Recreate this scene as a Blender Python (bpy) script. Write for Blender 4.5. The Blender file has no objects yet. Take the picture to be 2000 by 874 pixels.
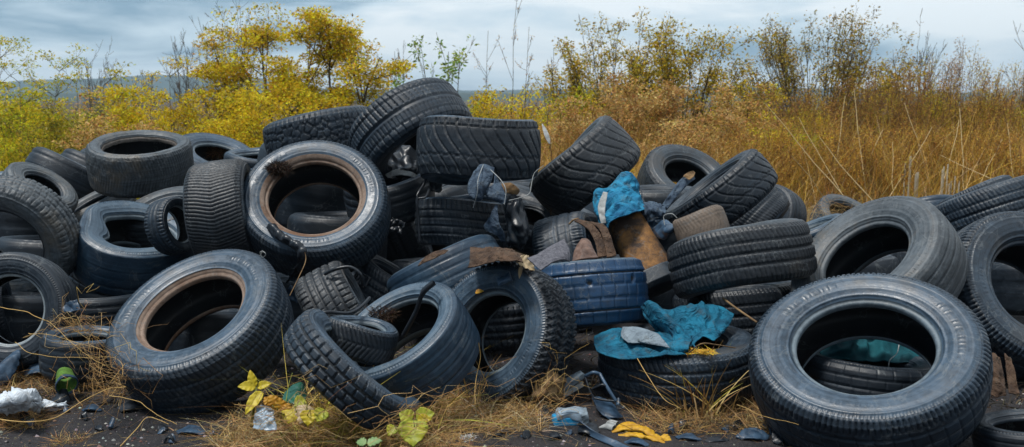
import bpy, math, random
import numpy as np
from mathutils import Vector, Matrix

# ---------------------------------------------------------------- camera, sky, sun, exposure
F = 1732.0; CAMH = 1.05; PITCH = math.radians(8.0)
scene = bpy.context.scene
C = scene.collection
cam_data = bpy.data.cameras.new("camera")
cam_data.sensor_width = 36.0; cam_data.lens = 36.0 * F / 2000.0
cam_data.clip_start = 0.05; cam_data.clip_end = 9000.0
cam_data.dof.use_dof = True; cam_data.dof.focus_distance = 3.3; cam_data.dof.aperture_fstop = 4.8
cam = bpy.data.objects.new("camera", cam_data); C.objects.link(cam)
cam.location = (0, 0, CAMH); cam.rotation_euler = (math.radians(90) - PITCH, 0, 0)
scene.camera = cam
SUN_EL = 68.0; SUN_AZ = -112.0      # azimuth from +Y toward +X (degrees)
world = bpy.data.worlds.new("World"); scene.world = world; world.use_nodes = True
def build_world():
    nt = world.node_tree; N = nt.nodes; L = nt.links; N.clear()
    out = N.new('ShaderNodeOutputWorld'); bg = N.new('ShaderNodeBackground')
    sky = N.new('ShaderNodeTexSky'); sky.sky_type = 'NISHITA'; sky.sun_disc = False
    sky.sun_elevation = math.radians(SUN_EL); sky.sun_rotation = math.radians(SUN_AZ)
    sky.air_density = 1.0; sky.dust_density = 1.0
    tc = N.new('ShaderNodeTexCoord'); sep = N.new('ShaderNodeSeparateXYZ')
    L.new(tc.outputs['Generated'], sep.inputs[0])
    def m(op, a, b=None):
        n = N.new('ShaderNodeMath'); n.operation = op
        for i, v in enumerate((a, b)):
            if v is None: continue
            if isinstance(v, (int, float)): n.inputs[i].default_value = v
            else: L.new(v, n.inputs[i])
        return n.outputs[0]
    cx = m('MULTIPLY', sep.outputs['X'], 6.0); cy = m('MULTIPLY', m('POWER', m('MAXIMUM', sep.outputs['Z'], 0.0), 0.8), 11.0)
    comb = N.new('ShaderNodeCombineXYZ'); L.new(m('MULTIPLY', cx, 0.55), comb.inputs[0]); L.new(m('MULTIPLY', cy, 1.0), comb.inputs[1])
    n1 = N.new('ShaderNodeTexNoise'); n1.inputs['Scale'].default_value = 1.0; n1.inputs['Detail'].default_value = 8; n1.inputs['Roughness'].default_value = 0.56
    n1.inputs['Distortion'].default_value = 0.5
    mp = N.new('ShaderNodeMapping'); mp.inputs['Location'].default_value = (3.2, 1.4, 0.0)
    L.new(comb.outputs[0], mp.inputs[0]); L.new(mp.outputs[0], n1.inputs['Vector'])
    # a heavier blue bank of cloud high on the left, a brighter break overhead in the middle
    hi = N.new('ShaderNodeMapRange'); L.new(sep.outputs['Z'], hi.inputs[0]); hi.inputs[1].default_value = 0.045; hi.inputs[2].default_value = 0.085
    lf = N.new('ShaderNodeMapRange'); L.new(sep.outputs['X'], lf.inputs[0]); lf.inputs[1].default_value = -0.12; lf.inputs[2].default_value = -0.42; lf.inputs[3].default_value = -0.09; lf.inputs[4].default_value = 0.24
    r = N.new('ShaderNodeValToRGB'); L.new(m('SUBTRACT', n1.outputs['Fac'], m('MULTIPLY', hi.outputs[0], lf.outputs[0])), r.inputs[0])
    e = r.color_ramp.elements; e[0].position = 0.36; e[0].color = (1.5, 2.5, 3.4, 1); e[1].position = 0.60; e[1].color = (7.2, 7.6, 7.8, 1)
    q = r.color_ramp.elements.new(0.48); q.color = (4.7, 5.7, 6.4, 1)
    # brighter, whiter air close to the horizon
    h = N.new('ShaderNodeMapRange'); L.new(sep.outputs['Z'], h.inputs[0]); h.inputs[1].default_value = 0.0; h.inputs[2].default_value = 0.05; h.inputs[3].default_value = 0.6; h.inputs[4].default_value = 0.0
    mx = N.new('ShaderNodeMix'); mx.data_type = 'RGBA'; L.new(h.outputs[0], mx.inputs[0]); L.new(r.outputs[0], mx.inputs[6]); mx.inputs[7].default_value = (6.4, 7.2, 7.8, 1)
    mix = N.new('ShaderNodeMix'); mix.data_type = 'RGBA'; mix.inputs[0].default_value = 0.86
    L.new(sky.outputs[0], mix.inputs[6]); L.new(mx.outputs[2], mix.inputs[7])
    # added: unseen sky low behind the viewer darkened to cut frontal light on treads
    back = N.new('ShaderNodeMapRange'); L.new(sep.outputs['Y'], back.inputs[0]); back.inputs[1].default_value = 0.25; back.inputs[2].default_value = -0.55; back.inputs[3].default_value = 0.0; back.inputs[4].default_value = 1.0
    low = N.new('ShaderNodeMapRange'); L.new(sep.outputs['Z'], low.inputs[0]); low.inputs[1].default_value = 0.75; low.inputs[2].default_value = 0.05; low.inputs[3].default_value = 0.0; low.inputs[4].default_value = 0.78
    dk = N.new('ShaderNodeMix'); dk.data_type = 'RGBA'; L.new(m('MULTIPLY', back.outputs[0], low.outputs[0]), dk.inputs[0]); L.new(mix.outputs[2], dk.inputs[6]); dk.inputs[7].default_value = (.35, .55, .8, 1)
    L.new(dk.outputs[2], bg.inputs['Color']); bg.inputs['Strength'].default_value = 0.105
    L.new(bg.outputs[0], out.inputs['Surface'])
build_world()
sd = bpy.data.lights.new("sun", 'SUN'); sd.energy = 2.9; sd.angle = math.radians(12); sd.color = (1.0, 0.965, 0.91)
sun = bpy.data.objects.new("sun", sd); C.objects.link(sun)
_el, _az = math.radians(SUN_EL), math.radians(SUN_AZ)
_dir = Vector((math.sin(_az) * math.cos(_el), math.cos(_az) * math.cos(_el), math.sin(_el)))
sun.rotation_euler = _dir.to_track_quat('Z', 'Y').to_euler(); sun.location = _dir * 20
scene.view_settings.view_transform = 'Standard'; scene.view_settings.look = 'None'
scene.view_settings.gamma = 1.0; scene.view_settings.exposure = 0.46; scene.view_settings.use_curve_mapping = False
scene.render.engine = 'CYCLES'
scene.cycles.max_bounces = 6; scene.cycles.diffuse_bounces = 1; scene.cycles.glossy_bounces = 2
scene.cycles.transmission_bounces = 4; scene.cycles.transparent_max_bounces = 8; scene.cycles.volume_bounces = 0
scene.cycles.use_denoising = True

# ---------------------------------------------------------------- helpers
RT = np.array([1.0, 0, 0]); FW = np.array([0, math.cos(PITCH), -math.sin(PITCH)]); UP = np.array([0, math.sin(PITCH), math.cos(PITCH)])
CAM = np.array([0, 0, CAMH])
def ray(px, py): return RT * ((px - 1000) / F) + UP * ((437 - py) / F) + FW
def P(px, py, d): return CAM + ray(px, py) * d
def gd(py):                                   # depth at which the ground shows at row py
    return CAMH / (math.sin(PITCH) + (py - 437) / F * math.cos(PITCH))
def G(px, py, z=0.0):
    r = ray(px, py); t = (z - CAMH) / r[2]; return CAM + r * t

def link(o, parent=None):
    C.objects.link(o)
    if parent is not None: o.parent = parent
    return o
def tag(o, label=None, cat=None, group=None, kind=None):
    if label: o['label'] = label
    if cat: o['category'] = cat
    if group: o['group'] = group
    if kind: o['kind'] = kind
    return o
def empty(name, mat=None):
    o = bpy.data.objects.new(name, None); o.empty_display_size = 0.1; C.objects.link(o)
    if mat is not None: o.matrix_world = mat
    return o
def mesh(name, V, Q=None, T=None, mat=None, parent=None, col=None, smooth=True, attrs=None):
    """V (n,3); Q (m,4) quads; T (k,3) triangles; col = per-face colours (m+k,3); attrs = {name: per-vertex floats}"""
    me = bpy.data.meshes.new(name); V = np.asarray(V, dtype=np.float32)
    nq = 0 if Q is None else len(Q); ntr = 0 if T is None else len(T)
    me.vertices.add(len(V)); me.vertices.foreach_set('co', V.ravel())
    loops = []
    if nq: loops.append(np.asarray(Q, dtype=np.int32).ravel())
    if ntr: loops.append(np.asarray(T, dtype=np.int32).ravel())
    loops = np.concatenate(loops); me.loops.add(len(loops)); me.loops.foreach_set('vertex_index', loops)
    starts = np.concatenate([np.arange(nq) * 4, nq * 4 + np.arange(ntr) * 3]).astype(np.int32)
    me.polygons.add(nq + ntr); me.polygons.foreach_set('loop_start', starts)
    me.polygons.foreach_set('use_smooth', np.full(nq + ntr, smooth, dtype=bool))
    me.update(calc_edges=True)
    if col is not None:
        a = me.attributes.new('Col', 'FLOAT_COLOR', 'FACE'); c = np.ones((nq + ntr, 4), dtype=np.float32); c[:, :3] = col
        a.data.foreach_set('color', c.ravel())
    for k, v in (attrs or {}).items():
        a = me.attributes.new(k, 'FLOAT', 'POINT'); a.data.foreach_set('value', np.asarray(v, dtype=np.float32).ravel())
    me.validate()
    if mat: me.materials.append(mat)
    return link(bpy.data.objects.new(name, me), parent)

class Bag:
    def __init__(s): s.V = []; s.Q = []; s.T = []; s.cq = []; s.ct = []; s.n = 0
    def add(s, V, Q=None, T=None, col=(1, 1, 1)):
        V = np.asarray(V, float).reshape(-1, 3); s.V.append(V)
        for F_, dst, cd in ((Q, s.Q, s.cq), (T, s.T, s.ct)):
            if F_ is not None and len(F_):
                F_ = np.asarray(F_); dst.append(F_ + s.n)
                c = np.asarray(col, float)
                cd.append(np.broadcast_to(c, (len(F_), 3)) if c.ndim == 1 else c)
        s.n += len(V)
    def obj(s, name, mat=None, parent=None, smooth=True, origin=None):
        V = np.concatenate(s.V); Q = np.concatenate(s.Q) if s.Q else None; T = np.concatenate(s.T) if s.T else None
        col = np.concatenate(s.cq + s.ct)
        if origin is not None: V = V - np.asarray(origin)
        o = mesh(name, V, Q, T, mat, parent, col, smooth)
        if origin is not None and parent is None: o.location = origin
        return o

def nrm(a): return a / np.maximum(np.linalg.norm(a, axis=-1, keepdims=True), 1e-9)
def tubes(bag, pts, rad, sides=4, col=(1, 1, 1)):
    """pts (n,k,3), rad (n,k)"""
    pts = np.asarray(pts, float); rad = np.asarray(rad, float); n, k, _ = pts.shape
    d = nrm(np.gradient(pts, axis=1)); ref = np.where(np.abs(d[..., 2:3]) > .9, [1., 0, 0], [0, 0, 1.])
    a = nrm(np.cross(d, ref)); b = np.cross(d, a)
    t = np.arange(sides) / sides * 2 * np.pi
    V = pts[:, :, None] + rad[:, :, None, None] * (np.cos(t)[None, None, :, None] * a[:, :, None] + np.sin(t)[None, None, :, None] * b[:, :, None])
    idx = np.arange(n * k * sides).reshape(n, k, sides)
    q = np.stack([idx[:, :-1], np.roll(idx, -1, 2)[:, :-1], np.roll(idx, -1, 2)[:, 1:], idx[:, 1:]], -1).reshape(-1, 4)
    c = np.asarray(col, float)
    if c.ndim == 2: c = np.repeat(c, (k - 1) * sides, axis=0)
    bag.add(V.reshape(-1, 3), q, None, c)
def ribbons(bag, root, direc, length, width, bend, k=5, col=(1, 1, 1), rng=None):
    """curved tapering blades: root (n,3), direc (n,3), length (n), width (n), bend (n,3) added quadratically"""
    n = len(root); s = np.linspace(0, 1, k)[None, :, None]
    p = root[:, None] + direc[:, None] * length[:, None, None] * s + bend[:, None] * (s ** 2) * length[:, None, None]
    d = nrm(np.gradient(p, axis=1)); side = nrm(np.cross(d, rng.normal(size=(n, 1, 3))))
    w = width[:, None, None] * (1 - s * .92) * .5
    V = np.stack([p - side * w, p + side * w], 2)
    idx = np.arange(n * k * 2).reshape(n, k, 2)
    q = np.stack([idx[:, :-1, 0], idx[:, :-1, 1], idx[:, 1:, 1], idx[:, 1:, 0]], -1).reshape(-1, 4)
    c = np.asarray(col, float)
    if c.ndim == 2: c = np.repeat(c, k - 1, axis=0)
    bag.add(V.reshape(-1, 3), q, None, c)
def leaves(bag, pos, direc, size, col, rng, aspect=.45):
    n = len(pos); d = nrm(direc); side = nrm(np.cross(d, rng.normal(size=(n, 3)))); up = np.cross(side, d)
    L = size[:, None]; w = L * aspect * .5
    V = np.stack([pos, pos + d * L * .45 + side * w + up * L * .1, pos + d * L, pos + d * L * .45 - side * w + up * L * .1], 1)
    bag.add(V.reshape(-1, 3), np.arange(n * 4).reshape(n, 4), None, col)
def vary(base, n, rng, a=.25, hue=.12):
    base = np.asarray(base, float)
    if base.ndim == 1: base = np.repeat(base[None], n, 0)
    return np.clip(base * (1 + a * rng.normal(size=(n, 1))) * (1 + hue * rng.normal(size=(n, 3))), .004, .9)
def snoise(p, seed, octaves=4, f0=1.0, gain=.5):
    """smooth pseudo-noise from warped sines; p (...,3)"""
    r = np.random.default_rng(seed); out = 0; amp = 1.0; f = f0; q = p
    for o in range(octaves):
        acc = 0
        for j in range(4):
            k = r.normal(size=3); k /= np.linalg.norm(k); ph = r.uniform(0, 6.28, 2)
            acc = acc + np.sin((q @ k) * f * 2 * (.7 + .6 * r.random()) + ph[0] + 1.3 * np.sin((q @ np.roll(k, 1)) * f + ph[1]))
        out = out + amp * acc * .35; amp *= gain; f *= 2.03
    return out

# ---------------------------------------------------------------- materials
MATS = {}
def new_mat(name):
    m = bpy.data.materials.new(name); m.use_nodes = True; MATS[name] = m
    nt = m.node_tree; b = nt.nodes['Principled BSDF']
    return m, nt, b
def nnode(nt, typ, **kw):
    n = nt.nodes.new(typ)
    for k, v in kw.items():
        if k in n.inputs: n.inputs[k].default_value = v
        else: setattr(n, k, v)
    return n
def ramp(nt, src, stops):
    r = nt.nodes.new('ShaderNodeValToRGB'); nt.links.new(src, r.inputs[0]); e = r.color_ramp.elements
    while len(e) < len(stops): e.new(0.5)
    for el, (p, c) in zip(e, stops):
        el.position = p; el.color = (c, c, c, 1) if isinstance(c, (int, float)) else (*c, 1)
    return r.outputs[0]
def mixc(nt, fac, a, b):
    n = nt.nodes.new('ShaderNodeMix'); n.data_type = 'RGBA'
    for s, v in ((0, fac), (6, a), (7, b)):
        if isinstance(v, tuple): n.inputs[s].default_value = (*v, 1)
        elif isinstance(v, (int, float)): n.inputs[s].default_value = v
        else: nt.links.new(v, n.inputs[s])
    return n.outputs[2]
def mathn(nt, op, a, b=0.0, clamp=False):
    n = nt.nodes.new('ShaderNodeMath'); n.operation = op; n.use_clamp = clamp
    for i, v in enumerate((a, b)):
        if isinstance(v, (int, float)): n.inputs[i].default_value = v
        else: nt.links.new(v, n.inputs[i])
    return n.outputs[0]
def rubber(name, dark=(.004, .008, .014), dust=(.105, .165, .215), amt=.55, rough=.52, grime=(.09, .065, .04), grime_amt=.0, ring=True, spec=.5, seed=0, bump=.25):
    m, nt, b = new_mat(name); L = nt.links
    tc = nnode(nt, 'ShaderNodeTexCoord'); oi = nnode(nt, 'ShaderNodeObjectInfo')
    mp = nnode(nt, 'ShaderNodeMapping'); L.new(tc.outputs['Object'], mp.inputs[0]); mp.inputs['Location'].default_value = (seed * 1.7, seed * .9, seed * 2.3)
    n1 = nnode(nt, 'ShaderNodeTexNoise', Scale=5.0, Detail=6.0, Roughness=.62); L.new(mp.outputs[0], n1.inputs['Vector'])
    n2 = nnode(nt, 'ShaderNodeTexNoise', Scale=46.0, Detail=5.0, Roughness=.7); L.new(mp.outputs[0], n2.inputs['Vector'])
    n3 = nnode(nt, 'ShaderNodeTexNoise', Scale=260.0, Detail=3.0, Roughness=.7); L.new(mp.outputs[0], n3.inputs['Vector'])
    f = mathn(nt, 'ADD', mathn(nt, 'MULTIPLY', n1.outputs['Fac'], .55), mathn(nt, 'MULTIPLY', n2.outputs['Fac'], .45))
    if ring:
        at = nnode(nt, 'ShaderNodeAttribute'); at.attribute_name = 'prof'
        w = nnode(nt, 'ShaderNodeTexNoise', Scale=70.0, Detail=4.0, Roughness=.7); w.noise_dimensions = '1D'
        L.new(mathn(nt, 'ADD', at.outputs['Fac'], mathn(nt, 'MULTIPLY', n1.outputs['Fac'], .03)), w.inputs['W'])
        f = mathn(nt, 'ADD', mathn(nt, 'MULTIPLY', f, .68), mathn(nt, 'MULTIPLY', w.outputs['Fac'], .32))
    lo = .62 - .34 * amt
    fac = ramp(nt, f, [(max(lo - .10, 0), 0.0), (lo + .02, .35), (lo + .15, 1.0)])
    colr = mixc(nt, fac, dark, dust)
    if grime_amt > 0:
        n4 = nnode(nt, 'ShaderNodeTexNoise', Scale=3.2, Detail=7.0, Roughness=.7); L.new(mp.outputs[0], n4.inputs['Vector'])
        colr = mixc(nt, ramp(nt, n4.outputs['Fac'], [(.62 - .25 * grime_amt, 0.0), (.72 - .2 * grime_amt, min(1, .5 + grime_amt * .5))]), colr, grime)
    # dried tide marks where puddles stood
    n5 = nnode(nt, 'ShaderNodeTexNoise', Scale=7.5, Detail=5.0, Roughness=.55, Distortion=.6); L.new(mp.outputs[0], n5.inputs['Vector'])
    band = mathn(nt, 'ABSOLUTE', mathn(nt, 'SUBTRACT', n5.outputs['Fac'], .56))
    colr = mixc(nt, ramp(nt, band, [(0.0, .38), (.012, 0.0)]), colr, (.15, .165, .17))
    # small pale specks
    colr = mixc(nt, ramp(nt, n3.outputs['Fac'], [(.64, 0.0), (.76, .5)]), colr, (.20, .24, .27))
    L.new(colr, b.inputs['Base Color'])
    L.new(ramp(nt, n2.outputs['Fac'], [(.3, rough - .12), (.75, rough + .16)]), b.inputs['Roughness'])
    b.inputs['Specular IOR Level'].default_value = spec
    bm = nnode(nt, 'ShaderNodeBump', Strength=bump, Distance=.004)
    hgt = mathn(nt, 'ADD', mathn(nt, 'MULTIPLY', n2.outputs['Fac'], 1.0), mathn(nt, 'MULTIPLY', n3.outputs['Fac'], .35))
    L.new(hgt, bm.inputs['Height']); L.new(bm.outputs[0], b.inputs['Normal'])
    return m
def plain(name, c1, c2=None, scale=20, rough=.7, bump=.3, metal=0, spec=.4, detail=5, dist=.003, lo=.35, hi=.65, trans=0.0, cs=None):
    m, nt, b = new_mat(name); L = nt.links; c2 = c2 or tuple(x * .6 for x in c1)
    tc = nnode(nt, 'ShaderNodeTexCoord'); n = nnode(nt, 'ShaderNodeTexNoise', Scale=scale, Detail=detail, Roughness=.65)
    L.new(tc.outputs['Object'], n.inputs['Vector'])
    L.new(ramp(nt, n.outputs['Fac'], [(lo, c2), (hi, c1)]), b.inputs['Base Color'])
    b.inputs['Roughness'].default_value = rough; b.inputs['Metallic'].default_value = metal; b.inputs['Specular IOR Level'].default_value = spec
    n2 = nnode(nt, 'ShaderNodeTexNoise', Scale=scale * 6, Detail=3.0); L.new(tc.outputs['Object'], n2.inputs['Vector'])
    bm = nnode(nt, 'ShaderNodeBump', Strength=bump, Distance=dist)
    L.new(mathn(nt, 'ADD', n.outputs['Fac'], mathn(nt, 'MULTIPLY', n2.outputs['Fac'], .4)), bm.inputs['Height']); L.new(bm.outputs[0], b.inputs['Normal'])
    if trans: b.inputs['Transmission Weight'].default_value = trans
    return m
def leafy(name, trans=.35, rough=.6):
    m, nt, b = new_mat(name); L = nt.links
    at = nnode(nt, 'ShaderNodeAttribute'); at.attribute_name = 'Col'
    L.new(at.outputs['Color'], b.inputs['Base Color']); b.inputs['Roughness'].default_value = rough; b.inputs['Specular IOR Level'].default_value = .25
    if trans:
        tr = nnode(nt, 'ShaderNodeBsdfTranslucent'); L.new(at.outputs['Color'], tr.inputs['Color'])
        mx = nnode(nt, 'ShaderNodeMixShader'); mx.inputs[0].default_value = trans
        L.new(b.outputs[0], mx.inputs[1]); L.new(tr.outputs[0], mx.inputs[2]); L.new(mx.outputs[0], nt.nodes['Material Output'].inputs['Surface'])
    return m
M_TREAD = rubber('rubber_tread', amt=.40, dust=(.023, .044, .070))
M_SIDE = rubber('rubber_sidewall', amt=.6, dust=(.047, .080, .120), rough=.40, grime=(.06, .058, .055), grime_amt=.18)
M_SIDE2 = rubber('rubber_grimy_sidewall', dark=(.006, .009, .013), dust=(.052, .070, .088), amt=.55, rough=.5, grime=(.055, .045, .036), grime_amt=.42, seed=31)
M_SIDE3 = rubber('rubber_black_sidewall', dark=(.004, .007, .012), dust=(.040, .066, .097), amt=.45, rough=.38, seed=33, grime=(.05, .05, .05), grime_amt=.25)
M_TREAD2 = rubber('rubber_grimy_tread', dark=(.005, .007, .010), dust=(.028, .036, .046), amt=.4, grime=(.05, .040, .03), grime_amt=.35, seed=35)
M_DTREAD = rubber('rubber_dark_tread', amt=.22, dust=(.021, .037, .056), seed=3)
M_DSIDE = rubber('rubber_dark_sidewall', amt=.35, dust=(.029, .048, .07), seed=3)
M_BTREAD = rubber('rubber_blue_tread', dark=(.005, .014, .030), dust=(.028, .064, .105), amt=.45, seed=5, rough=.42)
M_BSIDE = rubber('rubber_blue_sidewall', dark=(.014, .03, .05), dust=(.066, .108, .152), amt=.6, seed=5)
M_PAINT = rubber('blue_painted_tread', dark=(.008, .05, .13), dust=(.010, .032, .066), amt=.40, seed=7, rough=.42, grime=(.020, .024, .03), grime_amt=.5)
M_OTREAD = rubber('rubber_old_tread', dark=(.010, .012, .015), dust=(.070, .086, .100), amt=.55, seed=9, grime=(.11, .09, .065), grime_amt=.4, bump=.5)
M_OSIDE = rubber('rubber_old_sidewall', dark=(.014, .018, .022), dust=(.088, .106, .122), amt=.6, seed=9, grime=(.13, .11, .085), grime_amt=.45, bump=.5)
M_RUST = rubber('rusty_bead', dark=(.06, .032, .02), dust=(.25, .185, .145), amt=.6, ring=True, seed=11, grime=(.12, .055, .025), grime_amt=.5, rough=.75, spec=.25, bump=.6)
M_BEAD = rubber('bead_rubber', dark=(.02, .03, .04), dust=(.13, .17, .20), amt=.6, seed=13)
M_SILVER = rubber('pale_bead', dark=(.10, .13, .15), dust=(.30, .34, .36), amt=.6, seed=14, rough=.4)
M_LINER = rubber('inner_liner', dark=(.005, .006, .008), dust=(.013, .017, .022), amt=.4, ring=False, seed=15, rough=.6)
M_SOIL = rubber('soil_caked_bead', dark=(.02, .017, .014), dust=(.17, .15, .135), amt=.5, seed=16, rough=.9, spec=.2, bump=1.0)
M_BROWN = rubber('brown_rubber', dark=(.035, .025, .02), dust=(.17, .13, .10), amt=.6, seed=17, rough=.7)
M_LEAF = leafy('leaf', .45); M_TWIG = leafy('twig', 0, .8); M_STRAW = leafy('straw', .2, .6)

# ---------------------------------------------------------------- tyres
def cr(pts, n):
    """Catmull-Rom through pts, n samples"""
    pts = np.asarray(pts, float); q = np.vstack([2 * pts[0] - pts[1], pts, 2 * pts[-1] - pts[-2]])
    t = np.linspace(0, len(pts) - 1 - 1e-9, n); i = t.astype(int); u = (t - i)[:, None]
    a, b, c, d = q[i], q[i + 1], q[i + 2], q[i + 3]
    return .5 * ((2 * b) + (-a + c) * u + (2 * a - 5 * b + 4 * c - d) * u ** 2 + (-a + 3 * b - 3 * c + d) * u ** 3)
def vor_edges(s, x, circ, cell, seed):
    r = np.random.default_rng(seed); ns = max(4, int(round(circ / cell))); cs = circ / ns; nx = 14
    jit = r.uniform(.12, .88, (ns, nx, 2))
    i0 = np.floor(s / cs).astype(int); j0 = np.floor(x / cell).astype(int) + 6
    d1 = np.full(s.shape, 9.); d2 = np.full(s.shape, 9.)
    for di in (-1, 0, 1):
        for dj in (-1, 0, 1):
            ii = i0 + di; jj = np.clip(j0 + dj, 0, nx - 1); jt = jit[ii % ns, jj]
            px = (ii + jt[..., 0]) * cs; py = (j0 + dj - 6 + jt[..., 1]) * cell
            dd = np.hypot(s - px, x - py); d2 = np.where(dd < d1, d1, np.minimum(d2, dd)); d1 = np.minimum(d1, dd)
    return d2 - d1
def groove(dist, w):            # 1 inside a groove of half-width w, soft 40 % edge
    t = np.clip((w * 1.25 - dist) / (w * .6), 0, 1); return t * t * (3 - 2 * t)
def per(phase, pitch): return np.abs((phase - np.round(phase))) * pitch
def pattern(kind, U, X, R, W, seed):
    circ = 2 * np.pi * R; s = U * circ; hw = W * .5; xn = X / hw; ax = np.abs(xn)
    N = lambda p: max(6, round(circ / p))
    g = np.zeros_like(s)
    def longs(xs, w=.0045):
        o = np.zeros_like(s)
        for q in xs: o = np.maximum(o, groove(np.abs(xn - q) * hw, w))
        return o
    if kind == 'ribs':
        g = longs([-.52, -.18, .18, .52]); n = N(.026); sh = groove(per(U * n + xn * .25, circ / n), .0028) * (ax > .56)
        n2 = N(.030); si = .55 * groove(per(U * n2 + xn * .9, circ / n2), .002) * (ax < .5); g = np.maximum(g, np.maximum(sh * .9, si))
    elif kind == 'slots':
        g = longs([-.45, -.02, .42], .0035); n = N(.017); g = np.maximum(g, groove(per(U * n + ax * .1, circ / n), .0026) * (ax > .62))
        n2 = N(.05); g = np.maximum(g, .5 * groove(per(U * n2 + xn * .5, circ / n2), .002) * (ax < .6))
    elif kind == 'herring':
        n = N(.0165); g = groove(per(U * n + ax * 1.7 + .05 * np.sin(xn * 9), circ / n), .0021) * .65
        g = np.maximum(g, longs([0.0], .002) * .5)
    elif kind == 'slash':
        n = N(.019); g = groove(per(U * n + xn * 1.3 + .5 * xn ** 2, circ / n), .0021) * .6; g = np.maximum(g, longs([-.4, .05, .45], .004))
    elif kind == 'blocks':
        n = N(.036); g = longs([-.5, 0, .5], .004); r = np.floor((xn + 1) * 2)
        g = np.maximum(g, groove(per(U * n + .5 * (r % 2) + .2 * xn, circ / n), .0035))
    elif kind == 'band':
        g = longs([-.58, .62], .003); g = np.maximum(g, groove(np.abs(xn - .02) * hw, .007))
        n = N(.030); g = np.maximum(g, groove(per(U * n + .8 * xn, circ / n), .003) * (xn < -.12)); n = N(.022)
        g = np.maximum(g, .7 * groove(per(U * n, circ / n), .0025) * (xn > .20) * (xn < .58)); n = N(.040); g = np.maximum(g, groove(per(U * n, circ / n), .003) * (xn > .62))
    elif kind == 'poly':
        e = vor_edges(s, X, circ, .036, seed); g = groove(e, .0042); n = N(.030); g = np.where(ax > .72, groove(per(U * n, circ / n), .003), g)
    elif kind == 'knobs':
        n = N(.028); r = np.floor((xn + 1) * 2.5); z = U * n + .5 * (r % 2) + .35 * np.sin(xn * 7)
        g = np.maximum(groove(per(z, circ / n), .0048), groove(per((xn + 1) * 2.5 + .22 * np.sin(U * n * 2 * np.pi), .4 * hw), .0042))
    elif kind == 'wave':
        n = N(.062); g = groove(per(U * n + 1.1 * np.sin(xn * 1.7) - .3 * xn ** 2, circ / n), .0042); g = np.maximum(g, groove(np.abs(xn - .72) * hw, .003))
        n2 = N(.031); g = np.maximum(g, .8 * groove(per(U * n2, circ / n2), .0025) * (ax > .74)); g = np.maximum(g, groove(np.abs(xn + .30 + .05 * np.sin(U * n * 6.28)) * hw, .003) * .8)
    elif kind == 'smooth':
        g = longs([-.55, -.15, .2, .58], .0026) * (.7 + .3 * np.sin(U * 6.28 * 3))
    elif kind == 'cuts':
        g = longs([-.6, -.2, .2, .6], .0028); n = N(.052); g = np.maximum(g, .62 * groove(per(U * n + .37 * np.floor((xn + 1) * 2.5) ** 1.7, circ / n), .0018)); e = snoise(np.stack([s, X, 0 * X], -1), seed, 2, 22.); g = np.maximum(g * .8, 1.2 * np.clip((e - 1.25) * 4, 0, 1) * (ax < .5))
    return g
TYRE_R = {}
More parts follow.
